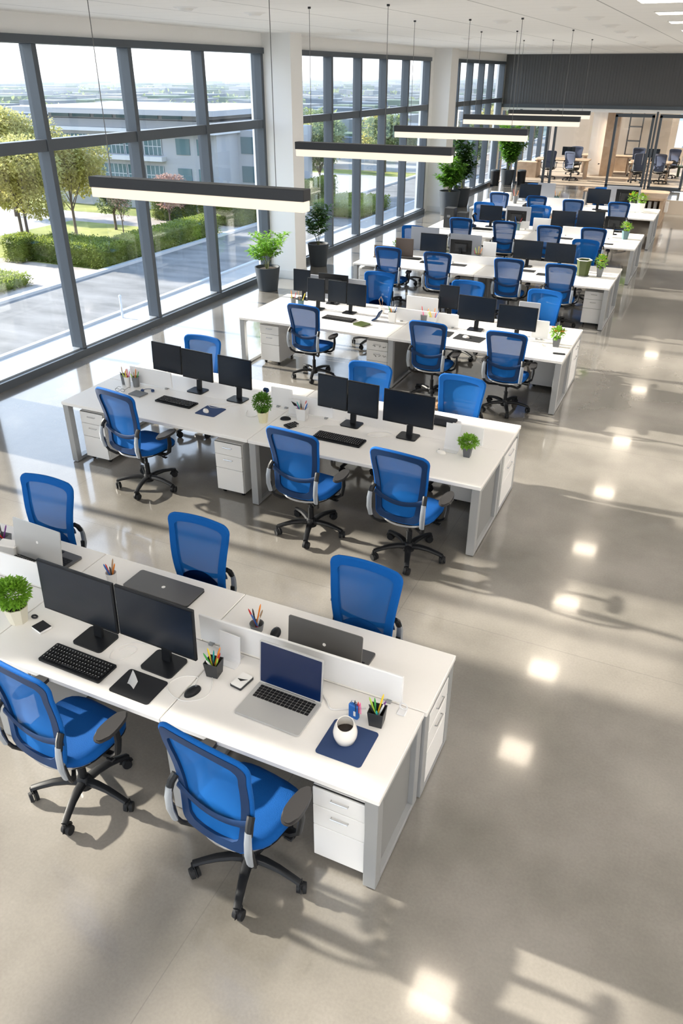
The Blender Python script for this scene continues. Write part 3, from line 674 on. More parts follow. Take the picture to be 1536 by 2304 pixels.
def cable(pts, lb, r=.0035, m_='cable_w', name='cable'):
    # smooth the polyline
    P = [Vector((a, b_, c_ if len(q) > 2 else DZ+r)) for q in pts for a, b_, c_ in [(q[0], q[1], q[2] if len(q) > 2 else DZ+r)]]
    out_ = []
    for i in range(len(P)-1):
        p0, p1, p2, p3 = P[max(i-1,0)], P[i], P[i+1], P[min(i+2, len(P)-1)]
        for k in range(6):
            t = k/6; out_.append(.5*((2*p1)+(-p0+p2)*t+(2*p0-5*p1+4*p2-p3)*t*t+(-p0+3*p1-3*p2+p3)*t**3))
    out_.append(P[-1])
    o = G().sweep(out_, r*2, r*2, n=6).build(name, m_, smooth=True); meta(o, lb, 'cable', 'white cables'); return o
cable([(-2.22,2.74),(-2.25,2.80),(-2.34,2.76),(-2.37,2.67),(-2.30,2.61),(-2.20,2.60),(-2.12,2.66),(-2.11,2.74),(-2.18,2.86)], 'white mouse cable looped around the black mouse, nearest desks', .003)
cable([(-2.62,3.02),(-2.70,2.93),(-2.80,2.90),(-2.87,2.80),(-2.84,2.71),(-2.77,2.74),(-2.74,2.85),(-2.80,2.86),(-2.84,2.80)], 'thin white cable coiled between the two large monitors', .003)
cable([(-1.50,2.99),(-1.45,2.95),(-1.40,2.90),(-1.33,2.93),(-1.22,2.99)], 'thick white cable from the open laptop towards the blue tag box', .006)
cable([(-4.42,6.66),(-4.55,6.58),(-4.62,6.52),(-4.55,6.46),(-4.44,6.50),(-4.40,6.58),(-4.30,6.66)], 'white cable coiled between the monitors at the window end of the second row', .003)
cable([(-4.15,6.56),(-4.10,6.44),(-4.02,6.42),(-3.98,6.5),(-4.02,6.58)], 'white cable loop left of the yellow-potted plant', .003)
cable([(-3.42,6.36),(-3.38,6.43),(-3.27,6.46),(-3.22,6.55),(-3.05,6.62),(-3.0,6.72),(-3.1,6.82)], 'white cable curving right of the grey pen box in the second row', .004)
cable([(-2.45,6.70),(-2.52,6.60),(-2.60,6.52),(-2.72,6.50),(-2.70,6.60),(-2.55,6.66),(-2.45,6.60)], 'white cable coiled between the monitors in the middle of the second row', .004)
cable([(-2.5,10.45),(-2.4,10.4),(-2.3,10.45),(-2.35,10.55),(-2.5,10.5)], 'white cable between the aisle-half monitors of the third row', .004)
cable([(-4.45,10.5),(-4.35,10.4),(-4.25,10.45),(-4.3,10.55)], 'white cable right of the window-end monitors of the third row', .004)

# ------------------------------------------------------------------ laptops
def make_laptop(w, d, h, ang, body, scr, base='same'):
    R = empty('laptop'); g = G().plate(rrect(w, d, .015, cx=0, cy=-d/2), .003, .016); b_ = g.build('base', body if base == 'same' else base, R, True, ang=30)
    g = G()
    nx = 14; kx = (w-.05)/nx
    for j in range(5):
        for i in range(nx): g.box((-w/2+.025+kx*(i+.5), -.035-j*.021, .0175), (kx-.003,.0175,.004), .001)
    g.build('keycaps', 'keys', b_); G().box((0,-d+.05,.0163), (w*.30,.075,.001)).build('trackpad', 'laptop_silver' if base == 'same' else 'keys', b_)
    rot = Matrix.Rotation(ang, 3, 'X')
    lid = G(); ol = rrect(w, h, .012, cx=0, cy=h/2); lid.plate(ol, -.004, .004); lo = lid.build('lid', body, R, True, ang=30)
    lo.location = (0, -.004, .016); lo.rotation_euler = (ang, 0, 0)
    # local +z of the lid faces the user
    s_ = G().plate(rrect(w-.016, h-.022, .006, cx=0, cy=h/2), .0042, .0052); s_.build('screen', scr, lo)
    G().lathe([(.011,-.0052),(.011,-.0040)], (0, h*.52, 0), n=18).build('logo', 'paper', lo)
    G().cyl((-w*.4, -.004, .014), (w*.4, -.004, .014), .006, n=8).build('hinge', 'black', R)
    return R
lp = make_laptop(.42, .28, .30, math.radians(84), 'laptop_silver', 'screen_blue'); lp.location = (-1.67, 2.915, DZ); lp.rotation_euler = (0,0,-.03)
meta(lp, 'open silver laptop with dark blue screen facing the viewer on the nearest desk', 'laptop')
l2 = make_laptop(.50, .24, .28, math.radians(96), 'laptop_dark', 'screen', 'laptop_dark'); l2.location = (-1.60, 3.21, DZ); l2.rotation_euler = (0,0,PI-.02)
meta(l2, 'dark grey laptop turned away, round white logo, behind the aisle-end low divider', 'laptop')
l3 = make_laptop(.48, .20, .30, math.radians(98), 'laptop_silver', 'screen', 'laptop_dark'); l3.location = (-4.02, 3.34, DZ); l3.rotation_euler = (0,0,PI-.06)
meta(l3, 'grey laptop with raised lid turned away, far left of the nearest row', 'laptop')
k3 = Proto(make_kb(.26,.10)); k3.place((-4.13, 3.24, DZ), -.03, 'silver-edged compact keyboard in front of the raised grey laptop lid', 'keyboard')
def closed_laptop(x, y, w, d, rz, lb, m_='laptop_dark', logo=True):
    R = empty('closed_laptop', (x, y, DZ), rz); meta(R, lb, 'laptop')
    G().plate(rrect(w, d, .02), .003, .012).build('base', 'black', R); G().plate(rrect(w, d, .02), .013, .020).build('lid', m_, R)
    if logo: G().lathe([(.014,.020),(.014,.0205)], n=18).build('logo', 'paper', R)
closed_laptop(-2.98, 3.46, .56, .22, -.02, 'closed dark grey laptop with white dot logo behind the right large monitor')
closed_laptop(-2.17, 7.16, .34, .22, -.05, 'closed black laptop on the far side of the second row near the aisle chair', 'pad_dark', False)
closed_laptop(-2.40, 23.4, .3, .2, 0, 'closed brownish laptop on the far side of the sixth row', 'wood', False)

# ------------------------------------------------------------------ cups and pens
def cup(x, y, h, w, m_, lb, shape='square', z=DZ, rz=.1):
    R = empty('pen_cup', (x, y, z), rz); meta(R, lb, 'pen cup', 'pen cups')
    n = 4 if shape == 'square' else 18; a0 = PI/4 if n == 4 else 0; k = 1.3 if n == 4 else 1.
    def ring(r, zz): return [(r*k*math.cos(a0+2*PI*i/n), r*k*math.sin(a0+2*PI*i/n), zz) for i in range(n)]
    g = G(); prof = [(w*.40,.001),(w*.5,h),(w*.46,h),(w*.37,.006)]
    rs = [[g.b.verts.new(p) for p in ring(r, zz)] for r, zz in prof]
    for a, b_ in zip(rs, rs[1:]):
        for i in range(n): g.b.faces.new((a[i], a[(i+1) % n], b_[(i+1) % n], b_[i]))
    g.b.faces.new(rs[0][::-1]); g.b.faces.new(rs[-1]); g.build('cup_body', m_, R, n > 4)
    g = G(); t = [(p[0], p[1], p[2]) for p in ring(w*.49, h)]; g.sweep(t, .004, .004, n=6, closed=True); g.build('rim', m_, R)
    return R
def pens(x, y, h, w, cols, where, L0=.15, z=DZ):
    n = len(cols)
    for i, c in enumerate(cols):
        a = 2*PI*i/n+.5; r0 = w*.12; r1 = w*(.30+.06*(i % 3)); ln = L0*(1+.12*math.sin(i*2.3))
        b0 = Vector((x+r0*math.cos(a+2.6), y+r0*math.sin(a+2.6), z+.010)); d = Vector((x+r1*math.cos(a), y+r1*math.sin(a), z+max(h,.12)))-b0; d.normalize(); e = b0+d*ln
        g = G(); g.cyl(b0, b0+d*ln*.78, .0052, n=7); g.cyl(b0+d*ln*.78, e, .0062, .0052, n=7); g.cyl(e, e+d*.014, .0050, .0018, n=7)
        o = g.build('pen', 'pen_'+c, smooth=True); meta(o, '%s pen %s' % (c, where), 'pen', 'pens '+where)
CUPS = [(-2.17,2.87,.105,.10,'cup_mesh','square','dark mesh pen cup beside the right large monitor',['red','orange','teal','yellow','green','white','black','lime'],'in the dark mesh cup beside the right large monitor'),
 (-1.12,2.915,.105,.10,'cup_mesh','square','dark mesh pen cup beside the blue tag box',['purple','yellow','green','lime','black','teal','white'],'in the dark mesh cup beside the blue tag box'),
 (-2.15,3.345,.055,.095,'cup_grey','round','low grey pen holder on the far side of the nearest row',['brown','orange','black','red','blue','white'],'in the low grey holder on the far side of the nearest row'),
 (-3.36,3.37,.09,.08,'cup_white','round','white pen cup hidden behind the left large monitor',['orange','brown','red','blue','black'],'standing behind the left large monitor'),
 (-4.47,3.44,.07,.10,'cup_grey','square','grey pen holder at the far left picture edge',['purple','black','red'],'in the grey holder at the far left picture edge'),
 (-5.88,6.65,.12,.075,'cup_grey','round','grey pen cup, left of three at the window end of the second row',['orange','brown','black'],'in the left of the three second-row cups'),
 (-5.79,6.60,.12,.075,'cup_white','round','white pen cup, middle of three at the window end of the second row',['pink','red','lime','yellow'],'in the middle of the three second-row cups'),
 (-5.70,6.64,.12,.085,'cup_grey','round','grey mesh pen cup, right of three at the window end of the second row',['green','orange','lime','brown'],'in the right of the three second-row cups'),
 (-3.50,6.60,.13,.12,'cup_white','square','pale grey pen box in the middle of the second row',['blue','red','black','teal','purple','orange','white'],'in the pale grey box of the second row'),
 (-5.68,10.50,.15,.09,'cup_grey','round','grey pen cup at the window end of the third row',['red','orange','lime'],'in the grey cup at the window end of the third row'),
 (-5.56,10.53,.12,.10,'cup_teal','round','teal pen cup at the window end of the third row',['yellow','brown','black'],'in the teal cup at the window end of the third row'),
 (-3.97,10.38,.16,.12,'cup_white','square','clear white pen holder at the seam of the third row',['blue','white','brown','green','orange','black'],'in the clear holder at the seam of the third row'),
 (-3.52,10.50,.14,.10,'cup_grey','square','grey pen cup right of the seam of the third row',['orange','red','pink'],'in the grey cup right of the seam of the third row'),
 (-3.37,10.46,.14,.13,'cup_white','square','white pen cup right of the seam of the third row',['blue','orange','lime','yellow','red'],'in the white cup right of the seam of the third row'),
 (-3.98,14.88,.17,.13,'cup_grey','round','grey pen cup in the middle of the fourth row',['orange','yellow','red','lime','brown'],'in the grey cup in the middle of the fourth row'),
 (-4.14,18.8,.15,.14,'cup_teal','round','blue grey pen cup in the window half of the fifth row',['red','blue','black'],'in the cup in the window half of the fifth row'),
 (-3.38,19.1,.18,.13,'cup_teal','round','teal cup in the middle of the fifth row',['yellow','orange','lime'],'in the teal cup in the middle of the fifth row'),
 (-5.22,23.0,.2,.13,'cup_grey','round','grey pen cup at the window end of the sixth row',['orange','red','brown'],'in the grey cup at the window end of the sixth row'),
 (-4.12,23.3,.22,.15,'cup_teal','square','pale teal cup in the middle of the sixth row',['yellow','orange','white'],'in the pale teal cup of the sixth row')]
for x, y, h, w, m_, sh, lb, cols, wh in CUPS:
    cup(x, y, h, w, m_, lb, sh); pens(x, y, h, w, cols, wh, L0=.15 if y < 5 else .17 if y < 9 else .22 if y < 13 else .27 if y < 20 else .33)

# ------------------------------------------------------------------ small plants
def plant_small(x, y, ph, pw, pm, fr, fh, lm, n, lb, flowers=None, octa=True, seed=1, ls=.030):
    rnd = random.Random(seed); R = empty('potted_plant', (x, y, DZ)); meta(R, lb, 'plant', 'small desk plants')
    g = G(); k = 8 if octa else 4; g.lathe([(pw*.36,0),(pw*.5,ph),(pw*.45,ph),(pw*.43,ph-.012)], n=k, ax=Matrix.Rotation(PI/k, 3, 'Z')); g.build('pot', pm, R)
    G().lathe([(pw*.42,ph-.016),(pw*.40,ph-.008)], n=k, ax=Matrix.Rotation(PI/k, 3, 'Z')).build('soil', 'soil', R)
    g = G()
    for i in range(9):
        a = rnd.uniform(0, 2*PI); g.cyl((0,0,ph-.01), (fr*.5*math.cos(a), fr*.5*math.sin(a), ph+fh*.6), .002, n=5)
    g.build('stem', 'stem', R)
    g = G(); c0 = Vector((0,0,ph+fh*.48))
    for i in range(n):
        d = Vector((rnd.gauss(0,1), rnd.gauss(0,1), rnd.gauss(.15,1))).normalized(); rr = rnd.uniform(.45,1.05)
        p = c0+Vector((d.x*fr*rr, d.y*fr*rr, d.z*fh*.5*rr)); dd = (d+Vector((rnd.uniform(-.6,.6), rnd.uniform(-.6,.6), rnd.uniform(0,.9)))).normalized()
        g.leaf(p, dd, Vector((0,0,1)), ls*rnd.uniform(.7,1.2), ls*.6)
    g.build('foliage', lm, R)
    if flowers:
        for i in range(7):
            g = G(); a = rnd.uniform(0, 2*PI); r = fr*rnd.uniform(.3,.95); c = Vector((r*math.cos(a), r*math.sin(a), ph+fh*rnd.uniform(.45,1.)))
            for q in range(6): b_ = 2*PI*q/6; g.leaf(c, Vector((math.cos(b_), math.sin(b_), .5)), Vector((0,0,1)), .028*fr/.07, .020*fr/.07)
            g.build('flower', flowers[i % len(flowers)], R)
plant_small(-3.64, 2.76, .125, .165, 'pot_white', .105, .20, 'leaf_bright', 1500, 'bushy green plant in a cream pot at the left edge of the nearest desks', seed=2, ls=.030)
plant_small(-3.84, 6.36, .12, .125, 'pot_cream', .095, .20, 'leaf', 1300, 'round green plant in a yellow pot in the middle of the second row', seed=3, ls=.026)
plant_small(-1.66, 6.47, .10, .115, 'pot_grey', .085, .11, 'leaf_bright', 420, 'small green plant in a grey cube pot near the aisle end of the second row', octa=False, seed=4, ls=.036)
plant_small(-1.56, 10.26, .12, .14, 'pot_grey', .085, .13, 'leaf_bright', 260, 'grey pot with green leaves and orange flowers near the aisle end of the third row', ['orange','orange','red'], False, 5, .045)
plant_small(-1.66, 14.72, .16, .16, 'cup_grey', .10, .22, 'leaf_bright', 160, 'grey pot with yellow flowers near the aisle end of the fourth row', ['yellow','yellow','paper'], False, 6, .055)
plant_small(-1.70, 18.7, .18, .18, 'cup_teal', .11, .16, 'leaf_bright', 120, 'teal pot with yellow flowers near the aisle end of the fifth row', ['yellow','paper'], True, 7, .06)
plant_small(-2.06, 23.0, .24, .17, 'pot_grey', .11, .22, 'leaf_bright', 100, 'grey pot with orange flowers, left of two at the sixth row aisle end', ['orange','yellow'], True, 8, .07)
plant_small(-1.80, 22.8, .24, .19, 'cup_white', .13, .2, 'leaf_bright', 120, 'white pot with yellow flowers, right of two at the sixth row aisle end', ['yellow','paper'], True, 9, .07)
plant_small(-5.75, 15.2, .08, .12, 'olive', .10, .14, 'leaf_bright', 80, 'little yellow green plant behind the brown folders in the fourth row', None, True, 10, .06)

# ------------------------------------------------------------------ loose things on the desks
def thing1(g, name, m_, loc, rz, lb, cat, smooth=False, group=None):
    o = g.build(name, m_, smooth=smooth); o.location = loc; o.rotation_euler = (0,0,rz); return meta(o, lb, cat, group)
# white cup: egg-shaped with open slanted mouth
R = empty('cup', (-1.225, 2.715, DZ+.004), .3); meta(R, 'round white ceramic cup with slanted opening on the navy mouse pad', 'cup'); R.scale = (1.12,)*3
g = G(); rings = []; n = 28
for r, z in ((.030,0),(.048,.012),(.058,.040),(.060,.065),(.054,.092),(.044,.114)):
    rings.append([g.b.verts.new((r*math.cos(2*PI*k/n), r*math.sin(2*PI*k/n), z+(.16*z*.6*math.sin(2*PI*k/n) if z > .05 else 0))) for k in range(n)])
for r, z in ((.040,.113),(.050,.090),(.055,.060)):
    rings.append([g.b.verts.new((r*math.cos(2*PI*k/n), r*math.sin(2*PI*k/n), z+(.16*z*.6*math.sin(2*PI*k/n) if z > .06 else 0))) for k in range(n)])
for a, b_ in zip(rings, rings[1:]):
    for k in range(n): g.b.faces.new((a[k], a[(k+1) % n], b_[(k+1) % n], b_[k]))
g.b.faces.new(rings[0][::-1]); g.build('cup_body', 'mug', R, True, ang=70)
G().lathe([(.053,.058),(.053,.060)], n=24).build('drink', 'coffee', R)
# blue tag box with strings
R = empty('tag_box', (-1.255, 2.90, DZ), -.15); meta(R, 'upright blue badge box with white label and coloured cords beside the pen cup', 'badge holder')
G().box((0,0,.05), (.062,.030,.10), .006).build('box_body', 'tag_blue', R); G().box((.012,-.0155,.045), (.014,.002,.035), .001).build('white_label', 'paper', R)
G().sweep([(-.018,0,.10),(-.018,0,.118),(0,0,.126),(.018,0,.118),(.018,0,.10)], .006, .006, n=6).build('clip', 'chrome', R)
for i, (c, dx) in enumerate((('red',.022),('black',.0),('pink',.034))): G().sweep([(dx,.0,.10),(dx+.008,-.004,.135),(dx+.016,-.012,.12),(dx+.022,-.018,.07)], .005, .005, n=5).build('cord', 'pen_'+c, R)
# card reader
R = empty('card_reader', (-1.98, 2.875, DZ), -.15); meta(R, 'small white and black card reader left of the open laptop', 'card reader')
G().plate(rrect(.085,.125,.008), .003, .016).build('body', 'cup_mesh', R); G().plate(rrect(.078,.118,.007), .016, .021).build('face', 'paper', R)
G().plate([(-.03,-.002),(.0,-.012),(.03,.02),(.012,.012)], .021, .0225).build('black_mark', 'black', R)
# notebook and earpiece
R = empty('notebook', (-3.44, 2.76, DZ), -.25); meta(R, 'small dark-covered notebook right of the cream plant pot', 'notebook')
G().box((0,0,.010), (.10,.085,.016), .002).build('pages', 'paper', R); G().box((0,0,.0195), (.10,.085,.003), .001).build('cover', 'pad_dark', R)
thing1(G().sweep([(.02*math.cos(a), .014*math.sin(a), .008) for a in [2*PI*k/12 for k in range(12)]], .012, .012, n=6, closed=True), 'earpiece', 'black', (-3.57, 2.83, DZ), 0, 'black earpiece behind the small dark notebook', 'earpiece', True)
# bent white card on dark pad
g = G(); g.grid(lambda u, v: (-.035+.07*u, .03*math.sin(PI*u)*0+.05*v*(1-.3*u), .004+.075*v*(1-.5*u)+.012*math.sin(PI*u)), 8, 6); bmesh.ops.solidify(g.b, geom=g.b.faces[:], thickness=.002)
thing1(g, 'folded_card', 'paper', (-2.56, 2.56, DZ+.004), -.35, 'bent white card standing on the dark grey mouse pad', 'card')
# document stands
def doc_stand(x, y, w, h, rz, lb, m_='acrylic_white', tilt=-.15, d=.09):
    R = empty('document_stand', (x, y, DZ), rz); meta(R, lb, 'document stand', 'document stands')
    g = G(); pts = [(0,-d*.5,.003),(0,0,.003),(0,.012,.008),(0,.018,.03)]+[(0,.018-tilt*h*k/5*.5,.03+(h-.03)*k/5) for k in range(1,6)]
    g.sweep(pts, w, .004, n=4, square=True, up=(0,0,1)); g.build('bent_sheet', m_, R)
    G().box((0,.05,.003), (w*.7,.07,.005), .001).build('foot', m_, R)
doc_stand(-2.15, 3.00, .15, .20, -.05, 'upright translucent white document stand left of the low divider, nearest desks')
doc_stand(-3.64, 6.66, .14, .17, -.05, 'white document stand left of the pale grey pen box')
G1 = [o for o in COL.objects if o.get('label') == 'white document stand left of the pale grey pen box'][0]
G().plate([(-.03,.0),(.035,-.02),(.035,-.045),(.005,-.045)], 0, .002).build('black_mark', 'black', G1).location = (0,0,0)
o = [c for c in kids(G1) if c.name.startswith('black_mark')][0]; o.rotation_euler = (PI/2,0,0); o.location = (0,.012,.15)
doc_stand(-1.84, 6.52, .15, .27, -.05, 'tall curved white document stand near the aisle end of the second row')
# acrylic clip at divider end, small black receiver under desk, etc.
R = empty('acrylic_clip', (-1.02, 3.07, DZ)); meta(R, 'clear white acrylic clip at the aisle end of the low divider', 'clip')
G().sweep([(.022*math.cos(a), 0, .030+.022*math.sin(a)) for a in [2*PI*k/16 for k in range(16)]], .010, .006, n=6, closed=True, up=(0,1,0)).build('ring', 'acrylic_white', R, True); G().box((0,-.02,.005), (.05,.06,.008), .003).build('foot', 'acrylic_white', R)
# papers
def papers(x, y, w, d, h, rz, lb, cat='papers', m_='paper'):
    g = G()
    for k in range(3): g.box((.003*k, -.002*k, h*(k+.5)/3), (w, d, h/3*.9), 0, Matrix.Rotation(.03*k, 3, 'Z'))
    thing1(g, 'paper_stack', m_, (x, y, DZ), rz, lb, cat)
papers(-3.90, 3.29, .26, .07, .03, -.05, 'stack of papers in front of the raised grey laptop lid')
thing1(G().box((0,0,.045), (.15,.10,.09), .01, Matrix.Rotation(.1, 3, 'Y')), 'white_box', 'paper', (-4.33, 3.36, DZ), .3, 'slanted white box at the far left edge of the nearest row', 'box')
R = empty('eyeglasses', (-5.76, 6.42, DZ), .2); meta(R, 'dark-framed eyeglasses at the window end of the second row', 'glasses')
for s_ in (-1, 1):
    G().sweep([(s_*.033+.026*math.cos(a), 0, .022+.018*math.sin(a)) for a in [2*PI*k/14 for k in range(14)]], .004, .004, n=5, closed=True, up=(0,1,0)).build('rim', 'black', R, True)
    G().sweep([(s_*.06,0,.03),(s_*.064,.09,.028),(s_*.058,.13,.008)], .004, .004, n=5).build('temple', 'black', R, True)
papers(-5.53, 6.45, .18, .13, .015, -.15, 'grey notepad behind the window-end chair of the second row', 'notepad', 'cup_grey')
R = empty('headset', (-5.48, 6.56, DZ), .4); meta(R, 'dark headset under the window-end monitors of the second row', 'headset')
G().sweep([(.06*math.cos(a), .06*math.sin(a), .012) for a in [PI*k/10 for k in range(11)]], .010, .006, n=6).build('band', 'navy', R, True)
for s_ in (-1, 1): G().lathe([(.018,.002),(.020,.02),(.012,.028)], (s_*.06,0,0), n=14).build('ear_cup', 'pad_blue', R, True)
R = empty('webcam', (-4.02, 6.76, DZ)); meta(R, 'small dark webcam figure right of the single monitor in the second row', 'webcam')
G().cyl((0,0,0), (0,0,.16), .008, n=8).build('stalk', 'navy', R); G().box((0,-.005,.19), (.07,.04,.05), .014).build('head', 'navy', R); G().cyl((0,-.03,.19), (0,-.02,.19), .012).build('lens', 'black', R)
thing1(G().plate(rrect(.2,.19,.02), .002, .02), 'notepad', 'olive', (-4.33, 10.08, DZ), -.3, 'green patterned notepad left of the seam of the third row', 'notepad')
thing1(G().sweep([(-.07,0,.01),(0,0,.05),(.04,0,.13),(.05,0,.15)], .02, .12, n=4, square=True, up=(0,1,0)), 'phone_cradle', 'navy', (-4.2, 10.36, DZ), 0, 'dark wedge-shaped phone cradle left of the clear pen holder', 'phone stand')
thing1(G().plate(rrect(.16,.05,.02), .002, .012), 'eyeglass_case', 'pad_dark', (-1.46, 9.95, DZ), .1, 'dark eyeglass case near the aisle corner of the third row', 'case')
R = empty('scissors_pot', (-4.30, 10.78, DZ)); meta(R, 'brown holder with scissors right of the window-end monitors of the third row', 'holder')
G().lathe([(.04,0),(.05,.10)], n=12).build('pot', 'cup_white', R); G().sweep([(-.02,0,.1),(-.05,0,.2),(-.02,0,.25),(.01,0,.2),(0,0,.1)], .012, .01, n=6).build('scissors', 'pen_brown', R)
for x, y, w, h, lb, rz in ((-5.80,14.62,.46,.22,'brown folder stand at the window end of the fourth row',.0),(-5.45,14.78,.36,.36,'taller brown folder stand right of the low one in the fourth row',.05)):
    R = empty('folder_stand', (x, y, DZ), rz); meta(R, lb, 'folder stand', 'brown folder stands'); mat('brownf', (.075,.055,.045), .6) if 'brownf' not in MT else None
    G().box((0,0,h/2), (w,.03,h), .004).build('board', 'brownf', R); G().box((0,-.06,.01), (w*.9,.14,.012), .003).build('foot', 'brownf', R)
R = empty('waste_basket', (-1.95, 14.66, DZ)); meta(R, 'dark olive bin with white rim beside the yellow flowers in the fourth row', 'bin')
G().lathe([(.10,.01),(.13,.28),(.12,.28),(.09,.02)], n=6).build('bin_body', 'olive', R); G().sweep([(.135*math.cos(PI/3*k), .135*math.sin(PI/3*k), .285) for k in range(6)], .014, .014, n=6, closed=True).build('rim', 'cup_white', R); G().lathe([(.12,0),(.12,.012)], n=12).build('tray', 'cup_grey', R)
for x, y, h, lb in ((-5.70,18.5,.44,'dark grey file box at the window end of the fifth row'),(-5.42,18.6,.34,'dark grey magazine holder right of the file box in the fifth row')):
    R = empty('file_box', (x, y, DZ)); meta(R, lb, 'file box', 'grey file boxes'); G().box((0,0,h/2), (.24,.26,h), .006).build('box_body', 'cup_mesh', R); G().box((0,-.132,h*.6), (.08,.004,.05), .001).build('label_plate', 'cup_grey', R)
R = empty('ornament', (-5.2, 18.75, DZ)); meta(R, 'dark curled ornament left of the window-half monitor in the fifth row', 'ornament')
G().lathe([(.08,0),(.09,.04),(.05,.06)], n=14).build('plinth', 'navy', R, True); G().sweep([(0,0,.05),(.03,0,.15),(-.02,0,.25),(.03,0,.32),(.07,0,.28)], .05, .04, n=8).build('curl', 'black_soft', R, True)
thing1(G().box((0,0,.06), (.36,.22,.12), .02), 'white_box', 'paper', (-3.72, 23.6, DZ), 0, 'rounded white box in the middle of the sixth row', 'box')
thing1(G().box((0,0,.10), (.22,.2,.22), .02), 'white_box', 'paper', (-5.55, 23.5, DZ), 0, 'white cube box near the window end of the sixth row', 'box')
thing1(G().plate(rrect(.34,.22,.05), .001, .03), 'telephone', 'black', (-2.75, 22.6, DZ), 0, 'dark desk phone below the aisle-half monitor of the sixth row', 'telephone')
thing1(G().plate(rrect(.3,.2,.04), .001, .03), 'telephone', 'black', (-4.75, 22.6, DZ), 0, 'dark desk phone below the window-half monitor of the sixth row', 'telephone')
# papers dropped under the third-row chair
thing1(G().box((0,0,.02), (.34,.22,.03), .004, Matrix.Rotation(.3, 3, 'Z')).box((.06,.05,.05), (.26,.18,.03), .004, Matrix.Rotation(-.2, 3, 'Z')), 'paper_bundle', 'pen_brown', (-2.95, 9.25, 0), 0, 'bundle of brownish papers on the floor under the middle chair of the third row', 'papers')
MT['pen_brown'].node_tree.nodes['Principled BSDF'].inputs['Base Color'].default_value = (.42,.27,.16,1)

# ------------------------------------------------------------------ floor plants
def floor_plant(x, y, ph, pw, H_, n_st, lm, lb, seed, spread=.35, ls=.09, lw=.045, base=.45, bushy=False, z=0.):
    rnd = random.Random(seed); R = empty('potted_plant', (x, y, z)); meta(R, lb, 'plant', 'floor plants in slate pots')
    G().lathe([(pw*.36,0),(pw*.38,.01),(pw*.5,ph),(pw*.46,ph),(pw*.43,ph-.05)], n=28).build('pot', 'pot_slate', R, True); G().lathe([(pw*.42,ph-.055),(pw*.42,ph-.04)], n=20).build('soil', 'soil', R)
    gs, gl_ = G(), G()
    for i in range(n_st):
        a = 2*PI*i/n_st+rnd.uniform(-.3,.3); hgt = H_*rnd.uniform(.6,1.)*(1 if i % 3 else 1.0); sp = spread*rnd.uniform(.3,1.)
        pts = []
        for k in range(7):
            t = k/6; pts.append(Vector((math.cos(a)*sp*t**1.5+.02*math.cos(a), math.sin(a)*sp*t**1.5+.02*math.sin(a), ph-.05+(hgt-ph+.05)*t-.06*t**3)))
        gs.sweep(pts, .014, .014, n=5, widths=[1,.9,.8,.7,.6,.5,.3])
        m_ = 26 if not bushy else 34
        for q in range(m_):
            t = base+(1-base)*q/m_; k = min(5, int(t*6)); f = t*6-k; p = pts[k].lerp(pts[k+1], f); ang = q*2.4+i
            for rr in range(3 if bushy else 2):
                d = Vector((math.cos(ang+rr*2.1), math.sin(ang+rr*2.1), rnd.uniform(-.15,.75))); off = d*rnd.uniform(0, .07 if bushy else .02)
                gl_.leaf(p+off, d, Vector((0,0,1)), ls*rnd.uniform(.7,1.25), lw)
        # side twigs
        for q in range(3):
            k = rnd.randint(2,5); ang = rnd.uniform(0, 2*PI); e = pts[k]+Vector((math.cos(ang)*.2, math.sin(ang)*.2, .12)); gs.cyl(pts[k], e, .004, .002, n=5)
            for w in range(7):
                p = pts[k].lerp(e, .3+.7*w/6); s_ = 1 if w % 2 else -1; gl_.leaf(p, Vector((math.cos(ang+s_*1.1), math.sin(ang+s_*1.1), .3)), Vector((0,0,1)), ls, lw)
    gs.build('stem', 'stem', R, True); gl_.build('foliage', lm, R)
floor_plant(-8.13, 13.95, .47, .52, 1.32, 9, 'leaf_bright', 'bright green leafy plant in a slate pot left of the first white pillar', 11, .42, .13, .06)
floor_plant(-8.22, 16.5, .5, .5, 1.62, 6, 'leaf_dark', 'tall dark green plant in a black pot right of the first white pillar', 12, .34, .15, .08)
floor_plant(-7.76, 24.95, .72, .66, 1.78, 12, 'leaf', 'bushy light green plant in a slate pot by the second white pillar', 13, .5, .17, .085, .35, True)
floor_plant(-7.95, 26.9, .6, .6, 2.35, 9, 'leaf_dark', 'tall dark leafy plant behind the bushy one at the second pillar', 15, .42, .2, .1, .35, True)
floor_plant(-8.0, 33.4, .58, .56, 2.3, 18, 'leaf', 'large rounded green tree in a slate pot beside the glass partition', 14, .58, .22, .11, .3, True)
for x, y, h, w, lb in ((-8.38,32.9,.6,.36,'black cylindrical bin left of the large potted tree'),(-7.5,33.75,.55,.36,'dark bin behind the large potted tree')):
    R = empty('waste_bin', (x, y, 0)); meta(R, lb, 'bin', 'dark bins at the partition'); G().lathe([(w*.45,0),(w*.5,h*.9)], n=24).build('bin_body', 'black', R, True); G().lathe([(w*.51,h*.9),(w*.51,h*.95),(w*.4,h)], n=24).build('lid', 'pot_slate', R, True)

